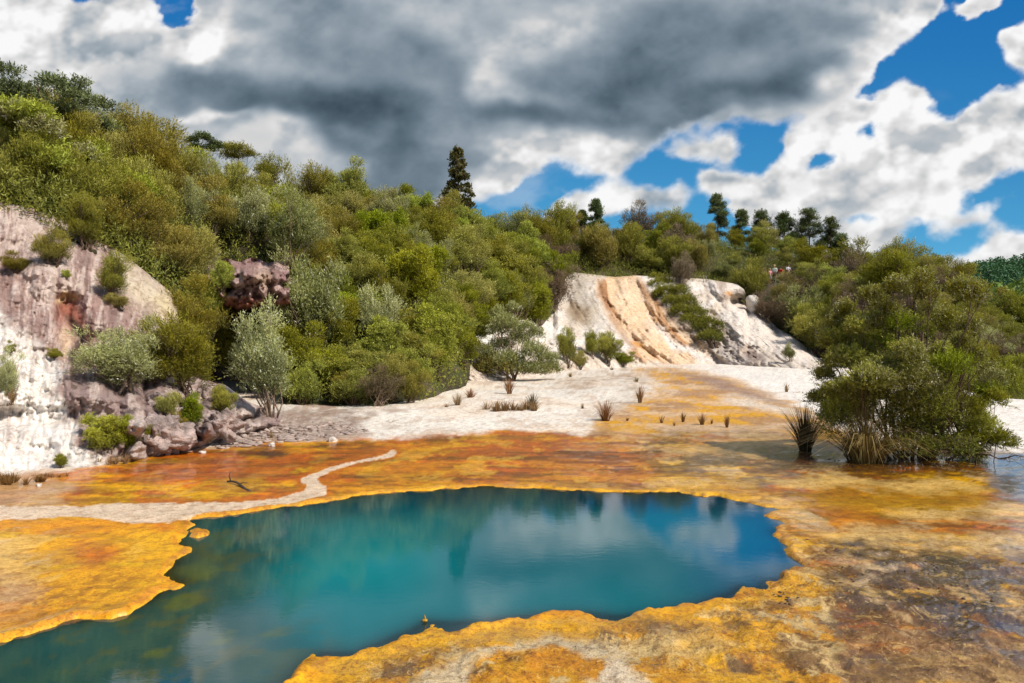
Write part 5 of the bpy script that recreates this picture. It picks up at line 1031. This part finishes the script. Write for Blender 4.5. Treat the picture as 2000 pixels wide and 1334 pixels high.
# ------------------------------------------------------------------ people on the ridge path
SKIN = simple_mat('skin', (.45, .24, .16), .6, 5, .1, 0)
def cloth(n, c): return simple_mat(n, c, .85, 12, .2, .2, .01)
def skinned(name, J, E, mat, parent, sub=1):
    me = bpy.data.meshes.new(name); me.from_pydata([j[:3] for j in J], E, []); o = bpy.data.objects.new(name, me); COL.objects.link(o); o.parent = parent; me.materials.append(mat)
    m = o.modifiers.new('skin', 'SKIN'); m.use_smooth_shade = True
    for i, j in enumerate(J):
        sv = me.skin_vertices[0].data[i]; sv.radius = (j[3], j[4] if len(j) > 4 else j[3]); sv.use_root = (i == 0)
    s = o.modifiers.new('sub', 'SUBSURF'); s.levels = s.render_levels = sub
    return o
def person(px, py, Y, H, rz, label, shirt, short, hair, armbend=.5, pack=False, hat=None, long=False):
    Y = hit(px, py)[1].y-.2; x = (px-1000)/F*Y; z = CH+(HZ-py)/F*Y; H *= 1.03*Y/79
    root = empty('person', (x, Y, z), rz, H/1.75); tag(root, label, 'person')
    sh, hip = 1.42, .92
    J = [(0, 0, .95, .14, .10), (0, 0, 1.12, .135, .095), (0, 0, 1.32, .155, .10), (0, 0, 1.44, .09, .07), (0, -.01, 1.52, .05), (0, -.02, 1.60, .075, .09), (0, -.02, 1.70, .07, .085)]
    E = [(0, 1), (1, 2), (2, 3), (3, 4), (4, 5), (5, 6)]
    for s in (-1, 1):
        b = len(J); J += [(s*.20, 0, sh-.02, .06), (s*.26, -.02, 1.14, .042), (s*.20, -.22*armbend-.02, 1.14-.22*(1-armbend), .034), (s*.17, -.27*armbend-.03, 1.12-.27*(1-armbend), .035, .018)]
        E += [(3, b), (b, b+1), (b+1, b+2), (b+2, b+3)]
        for f in range(4): J.append((s*(.15+.016*f), -.35*armbend-.03-.005*f, 1.11-.34*(1-armbend), .009)); E.append((b+3, b+4+f))
        J.append((s*.125, -.30*armbend-.05, 1.12-.29*(1-armbend), .010)); E.append((b+3, b+8))
        b = len(J); J += [(s*.10, 0, .86, .085), (s*.11, -.01, .50, .058), (s*.12, .02, .09, .040), (s*.12, -.13, .035, .042, .03)]
        E += [(0, b), (b, b+1), (b+1, b+2), (b+2, b+3)]
    skinned('body', J, E, SKIN, root, 2)
    Js = [(0, 0, 1.00, .165, .125), (0, 0, 1.15, .16, .12), (0, 0, 1.34, .175, .125), (0, 0, 1.45, .09, .08)]; Es = [(0, 1), (1, 2), (2, 3)]
    for s in (-1, 1): b = len(Js); Js += [(s*.20, 0, sh-.01, .08), (s*.255, -.015, 1.20, .066)]; Es += [(2, b), (b, b+1)]
    if long: Js += [(s_*.205, -.2*armbend-.02, 1.14-.2*(1-armbend), .05) for s_ in (-1, 1)]; Es += [(5, 8), (7, 9)]
    skinned('shirt', Js, Es, shirt, root, 2)
    Jt = [(0, 0, .97, .16, .12)]; Et = []
    for s in (-1, 1): b = len(Jt); Jt += [(s*.10, 0, .84, .105), (s*.115, -.01, .56, .09)]; Et += [(0, b), (b, b+1)]
    skinned('shorts', Jt, Et, short, root, 2)
    mb = MB(); mb.blob((0, .01, 1.70), (.095, .11, .09), 3, .15, 2, 16, 10); mb.build('hair', hair, root)
    if hat: mb = MB(); mb.blob((0, -.01, 1.755), (.10, .12, .055), 1, .03); mb.blob((0, -.10, 1.735), (.08, .10, .012), 1, .03); mb.build('cap', hat, root)
    if pack:
        mb = MB(); mb.blob((0, .19, 1.25), (.15, .10, .24), 2, .08, 1, 16, 12); pk = mb.build('backpack', pack, root)
        mb = MB()
        for s in (-1, 1): mb.tube(np.array([(s*.11, .12, 1.44), (s*.12, -.06, 1.46), (s*.11, -.155, 1.34), (s*.12, -.12, 1.15), (s*.14, .1, 1.08)]), .018, 6)
        mb.build('strap', pack, pk)
        mb = MB(); mb.blob((0, -.19, 1.22), (.06, .05, .045), 1, .05); mb.tube(np.array([(0, -.22, 1.22), (0, -.29, 1.22)]), .03, 8); mb.build('camera', cloth('black_camera', (.02, .02, .025)), root)
DK, BL = cloth('dark_hair', (.05, .03, .02)), cloth('blond_hair', (.55, .40, .20))
person(1539.5, 549, 74.5, 1.78, .3, 'person in white shirt and pale shorts with backpack straps and camera, standing rightmost', cloth('white_cotton', (.78, .80, .84)), cloth('pale_shorts', (.55, .52, .42)), DK, .9, cloth('navy_pack', (.03, .04, .09)))
person(1524.5, 551, 74.5, 1.62, -.9, 'person in red top and white shorts beside the person in white shirt', cloth('red_cotton', (.62, .02, .02)), cloth('white_shorts', (.72, .70, .60)), DK, .6)
person(1512.5, 551, 76, 1.80, -.6, 'person in pale long shirt and straw coloured cap in the middle of the group', cloth('pale_linen', (.70, .74, .66)), cloth('grey_trousers', (.12, .10, .06)), BL, .3, hat=cloth('straw_cap', (.70, .55, .28)), long=True)
person(1504, 553, 75.5, 1.55, .5, 'shorter person in pink and lilac top with light hair', cloth('pink_cotton', (.62, .28, .30)), cloth('lilac_shorts', (.45, .40, .55)), BL, .6)
person(1491, 552, 75.5, 1.78, .9, 'person in dark vest over red shirt at the left end of the group', cloth('dark_vest', (.10, .02, .03)), cloth('blue_shorts', (.12, .14, .25)), DK, .8)
# thin posts at the terrace top
p = hit(1374, 552)[1]; mb = MB(); mb.tube(np.array([(0, 0, -.3), (0, 0, .8)]), .035, 8); mb.tube(np.array([(.3, 0, -.3), (.3, 0, .75)]), .035, 8); mb.tube(np.array([(0, 0, .72), (.3, 0, .68)]), .02, 6)
tag(mb.build('marker_post', simple_mat('weathered_wood', (.25, .22, .2), .8, 20), loc=tuple(p)), 'thin grey marker posts on the terrace top left of the people', 'post')
# ------------------------------------------------------------------ far forested hill
def far_hill(name, Yr, tops, base, seed):
    pxs = np.arange(tops[0][0], tops[-1][0]+1, 8.0); T = np.concatenate([np.linspace(0, 1, 30), [1.3, 1.7]]); PX, TT = np.meshgrid(pxs, T)
    ytop = np.interp(PX, *zip(*tops)); zt = CH+(HZ-ytop)/F*Yr; Y = Yr*(.72+.28*TT); Z = -3+(zt+3)*np.sin(np.clip(TT, 0, 1)*np.pi/2)-np.clip(TT-1, 0, 2)*Yr*.08
    Z = Z+Yr*.008*fbm(PX/60, TT*3, 0, seed, 4); V = np.stack([(PX-1000)/F*Y, Y, Z], -1).reshape(-1, 3)
    o = mesh(name, V, gridF(*PX.shape), ROCKF, {'Col': np.tile((.02, .04, .012), (len(V), 1))}, smooth=True); tag(o, kind='structure'); return V.reshape(len(T), len(pxs), 3)
ROCKF = rock_mat('forest_soil', .3)
g1 = far_hill('far_hill', 420., [(1560, 640), (1700, 610), (1800, 585), (1860, 556), (1900, 540), (1950, 530), (2050, 526), (2300, 540), (2700, 560)], 640, 160)
g2 = far_hill('near_forest_hill', 170., [(1700, 660), (1860, 640), (1930, 618), (1960, 606), (2050, 600), (2300, 590), (2700, 600)], 650, 161)
MATS['far'] = leaf_mat('far_forest', (.02, .065, .034), (.08, .20, .07), (.12, .25, .07), .1, .1, var=.1)  # slight blue-green haze mixed into the leaf colours
MATS['far2'] = leaf_mat('near_forest', (.03, .07, .01), (.17, .27, .03), (.15, .22, .03), .1, .15, var=.1)
def forest(g, n, H, W, mat, label, seed, per=26, name='forest'):
    rng = np.random.default_rng(seed); nr, nc = g.shape[:2]; i = rng.integers(0, 29, n); j = rng.integers(0, nc-1, n); a, b = rng.random((n, 1)), rng.random((n, 1))
    B = (g[i, j]*(1-a)+g[i, j+1]*a)*(1-b)+(g[i+1, j]*(1-a)+g[i+1, j+1]*a)*b; hh = H*(.7+.6*rng.random(n))
    t = rng.random((n, per)); an = rng.random((n, per))*6.28; r = W*(1-t*.85)*(.6+.4*rng.random((n, per)))
    P = np.stack([B[:, None, 0]+r*np.cos(an), B[:, None, 1]+r*np.sin(an), B[:, None, 2]+hh[:, None]*(.1+.9*t)], -1).reshape(-1, 3)
    D = unit(np.stack([np.cos(an), np.sin(an), .2+0*an], -1).reshape(-1, 3)); tone = (t*.6+.2*rng.random((n, 1))).reshape(-1)
    V, Fq, Cc = sprays(rng, P, D, tone, 2, W*.2, W*.75, W*.35, .6); tag(mesh(name, V, Fq, MATS[mat], {'tone': Cc}), label, 'forest', kind='stuff')
forest(g1, 5200, 7, 1.7, 'far', 'dark green conifer forest covering the far hill at right', 1)
forest(g2, 1100, 5, 2.2, 'far2', 'brighter green wood in front of the far conifer forest', 2, name='wood')
